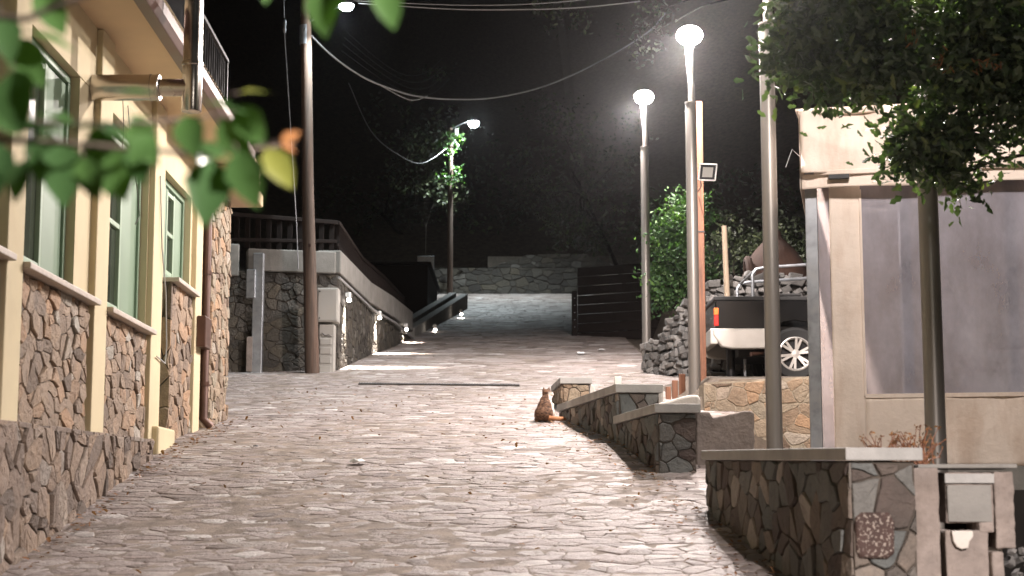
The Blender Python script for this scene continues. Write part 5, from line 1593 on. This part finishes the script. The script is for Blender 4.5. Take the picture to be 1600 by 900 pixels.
# ================================================================== CAT
def make_cat():
    c0 = P(852, 661, 16.9)
    base_ = Vector((c0.x, 16.9, G(16.9) + 0.008))
    bm = bmesh.new()
    def ball(c, r, rot=0.0):
        m = Matrix.Translation(Vector(c)) @ Matrix.Rotation(rot, 4, 'Y') @ Matrix.Diagonal((*r, 1))
        bmesh.ops.create_uvsphere(bm, u_segments=20, v_segments=12, radius=1.0, matrix=m)
    # back to the viewer, facing away and a little right; x right, y away, z up
    ball((-0.005, 0.0, 0.075), (0.098, 0.10, 0.080))        # haunches
    ball((-0.055, 0.035, 0.052), (0.05, 0.085, 0.055)); ball((0.050, 0.045, 0.050), (0.05, 0.085, 0.052))
    ball((0.0, 0.015, 0.125), (0.078, 0.085, 0.085))
    ball((0.006, 0.035, 0.175), (0.060, 0.068, 0.075))       # shoulders
    ball((0.012, 0.05, 0.215), (0.044, 0.05, 0.055))         # neck
    ball((0.018, 0.055, 0.266), (0.046, 0.047, 0.040))       # head
    ball((0.060, 0.068, 0.254), (0.025, 0.021, 0.017))          # muzzle turned right
    for dx in (-0.03, 0.03):
        for k in range(6):
            t = k / 5
            ball((0.035 + dx, 0.10 + 0.01 * t, 0.15 - 0.135 * t), (0.022 - 0.006 * t, 0.022 - 0.004 * t, 0.03))
        ball((0.04 + dx, 0.118, 0.012), (0.017, 0.026, 0.012))
    ball((0.085, 0.07, 0.018), (0.045, 0.03, 0.016)); ball((-0.075, 0.08, 0.018), (0.03, 0.045, 0.017))   # hind feet
    for (ex, ey, tx) in ((-0.012, 0.052, -0.004), (0.036, 0.048, 0.008)):
        m = Matrix.Translation((ex, ey, 0.305)) @ Matrix.Rotation(tx * 20, 4, 'Y')
        bmesh.ops.create_cone(bm, cap_ends=True, segments=10, radius1=0.02, radius2=0.003, depth=0.042, matrix=m)
    me = bpy.data.meshes.new('tmp'); bm.to_mesh(me); bm.free()
    o = bpy.data.objects.new('tmp', me); COL.objects.link(o)
    m = o.modifiers.new('r', 'REMESH'); m.mode = 'VOXEL'; m.voxel_size = 0.006
    m = o.modifiers.new('s', 'SMOOTH'); m.iterations = 5; m.factor = 0.6
    dg = bpy.context.evaluated_depsgraph_get()
    body = bpy.data.meshes.new_from_object(o.evaluated_get(dg))
    bpy.data.objects.remove(o)
    t = thing('cat', 'brown tabby cat with white chest sitting on the road with its back turned', 'cat', base_)
    ob = bpy.data.objects.new('body', body); COL.objects.link(ob); ob.parent = t
    t.scale = (1.1, 1.1, 1.1)
    body.materials.clear(); body.materials.append(M['fur'])
    at = body.attributes.new('tint', 'FLOAT', 'POINT')
    vals = []
    for v in body.vertices:
        x, y, z = v.co
        wv = smooth(x + y * 0.35, 0.044 - 0.10 * max(0, z - 0.1), 0.058 - 0.10 * max(0, z - 0.1)) * (1 if z < 0.245 else smooth(0.285 - z, 0, 0.03))
        if 0.2 < z < 0.245 and x > 0.035: wv = 1
        vals.append(wv)
    at.data.foreach_set('value', vals)
    for p in body.polygons: p.use_smooth = True
    b = base_
    mb = MB()
    pts = [b + Vector(q) for q in ((0.03, -0.075, 0.03), (0.075, -0.075, 0.02), (0.12, -0.06, 0.018), (0.165, -0.04, 0.02), (0.19, -0.02, 0.02))]
    mb.tube(pts, [0.02, 0.021, 0.021, 0.019, 0.008], 12); mb.build('tail', M['ginger_fur'], t)
    for ex in (0.052, 0.03):
        e = MB(); e.lathe(b + Vector((ex, 0.085 if ex < 0.05 else 0.05, 0.27)), [(0.0, 0.0), (0.006, 0.001), (0.005, 0.004), (0.0, 0.006)], 8, (0.6, 0.5, 0)); e.build('eye', M['dark_metal'], t)
    e = MB(); e.lathe(b + Vector((0.066, 0.076, 0.255)), [(0.0, -.002), (0.006, 0.0), (0.004, 0.004), (0.0, 0.005)], 8, (0.8, 0.4, 0)); e.build('nose', M['ginger_fur'], t)
make_cat()

# ================================================================== SMALL THINGS ON THE ROAD
# drainage channel across the street
dg_ = thing('drain_grate', 'long dark drainage grating laid across the cobbled street', 'drain', (0, 23.4, G(23.4)))
a, b = P(560, 604, 23.6), P(812, 607, 23.2)
w = MB(); w.hexa([(a.x, 23.55, G(23.55) - .05), (b.x, 23.25, G(23.25) - .05), (b.x, 23.43, G(23.43) - .05), (a.x, 23.73, G(23.73) - .05)], [(a.x, 23.55, G(23.55) + .012), (b.x, 23.25, G(23.25) + .012), (b.x, 23.43, G(23.43) + .012), (a.x, 23.73, G(23.73) + .012)])
w.build('channel', M['gap'], dg_)
w = MB()
n = 60
for i in range(n):
    x = a.x + (b.x - a.x) * (i + 0.5) / n; y = 23.64 - 0.3 * (i + 0.5) / n
    w.box((x - 0.012, y - 0.075, G(y) + 0.013), (x + 0.012, y + 0.075, G(y) + 0.022))
w.build('grating', M['galv'], dg_)

def scrap(u, v, Y, r, mat, name, label, cat, seed):
    rn = random.Random(seed)
    c = P(u, v, Y); c.z = G(Y) + 0.012
    w = MB()
    n = 9; rings = []
    vs = [c + Vector((0, 0, r * 0.45))]
    for k in range(n):
        t = 6.283 * k / n
        vs.append(c + Vector((math.cos(t) * r * rn.uniform(.5, 1), math.sin(t) * r * rn.uniform(.5, 1), r * rn.uniform(.2, .6))))
    for k in range(n):
        t = 6.283 * k / n
        vs.append(c + Vector((math.cos(t) * r * rn.uniform(.8, 1.5), math.sin(t) * r * rn.uniform(.8, 1.4), rn.uniform(0, .15) * r)))
    w.add(vs, [(0, 1 + k, 1 + (k + 1) % n) for k in range(n)] + [(1 + k, 1 + n + k, 1 + n + (k + 1) % n, 1 + (k + 1) % n) for k in range(n)])
    tag(w.build(name, M[mat], None, loc=c), label, cat)
def yroad(v):
    best = min(np.arange(6, 64, 0.1), key=lambda y: abs(P(800, v, float(y)).z - G(float(y))))
    return float(best)
scrap(908, 554, yroad(554), 0.085, 'paper', 'paper_scrap', 'crumpled white paper scrap on the dark road near the timber fence', 'litter', 1)
scrap(940, 548, yroad(548), 0.06, 'paper', 'paper_scrap', 'smaller grey paper scrap behind the crumpled white one', 'litter', 2)
scrap(559, 725, yroad(725), 0.06, 'paper', 'paper_scrap', 'flat pale scrap lying alone in the middle of the cobbles', 'litter', 3)
scrap(400, 700, yroad(700), 0.022, 'dark_metal', 'bottle_cap', 'small dark bottle cap on the cobbles near the house', 'litter', 4)

# fallen leaves
w = MB()
rn = random.Random(17)
def road_leaf(x, y, l):
    o = Vector((x, y, G(y) + rn.uniform(0.008, 0.02)))
    add_leaf(w, o, l, rn, rn.random(), True, d=Vector((rn.uniform(-1, 1), rn.uniform(-1, 1), rn.uniform(-.05, .3))), up=Vector((rn.uniform(-.4, .4), rn.uniform(-.4, .4), 1)), width=0.6)
for k in range(340):
    y = rn.uniform(8, 23)
    road_leaf(rn.uniform(BX0 - 0.0275 * y + 0.12, 2.3 - 0.1 * y), y, rn.uniform(0.025, 0.055))
for k in range(260):   # drifted along the plinth and against the walls
    y = rn.uniform(7.5, 17)
    road_leaf(BX0 - 0.0275 * y + 0.10 + abs(rn.gauss(0, 0.10)), y, rn.uniform(0.025, 0.055))
for k in range(300):
    y = rn.uniform(8, 17.4)
    road_leaf(2.36 - 0.1 * y - abs(rn.gauss(0, 0.22)), y, rn.uniform(0.025, 0.06))
tag(w.build('fallen_leaves', M['dry']), 'dry brown leaves scattered over the cobbles', 'leaves', kind='stuff')

# ================================================================== HAZE ADDED FOR LAMP HALOS
HAZE = 0.00024
m = bpy.data.materials.new('halo_haze_volume'); m.use_nodes = True  # thin volume added to halo the lamps, standing in for lens glare
t = m.node_tree
t.nodes.remove(t.nodes["Principled BSDF"])
pv = t.nodes.new("ShaderNodeVolumePrincipled")
pv.inputs["Color"].default_value = (0.85, 0.86, 0.88, 1)
pv.inputs["Density"].default_value = HAZE
pv.inputs["Anisotropy"].default_value = 0.945
t.links.new(pv.outputs[0], t.nodes["Material Output"].inputs["Volume"])
w = MB(); w.box((-64, -28, -12), (64, 126, 60))
hz = tag(w.build('halo_haze', m), kind='stuff')
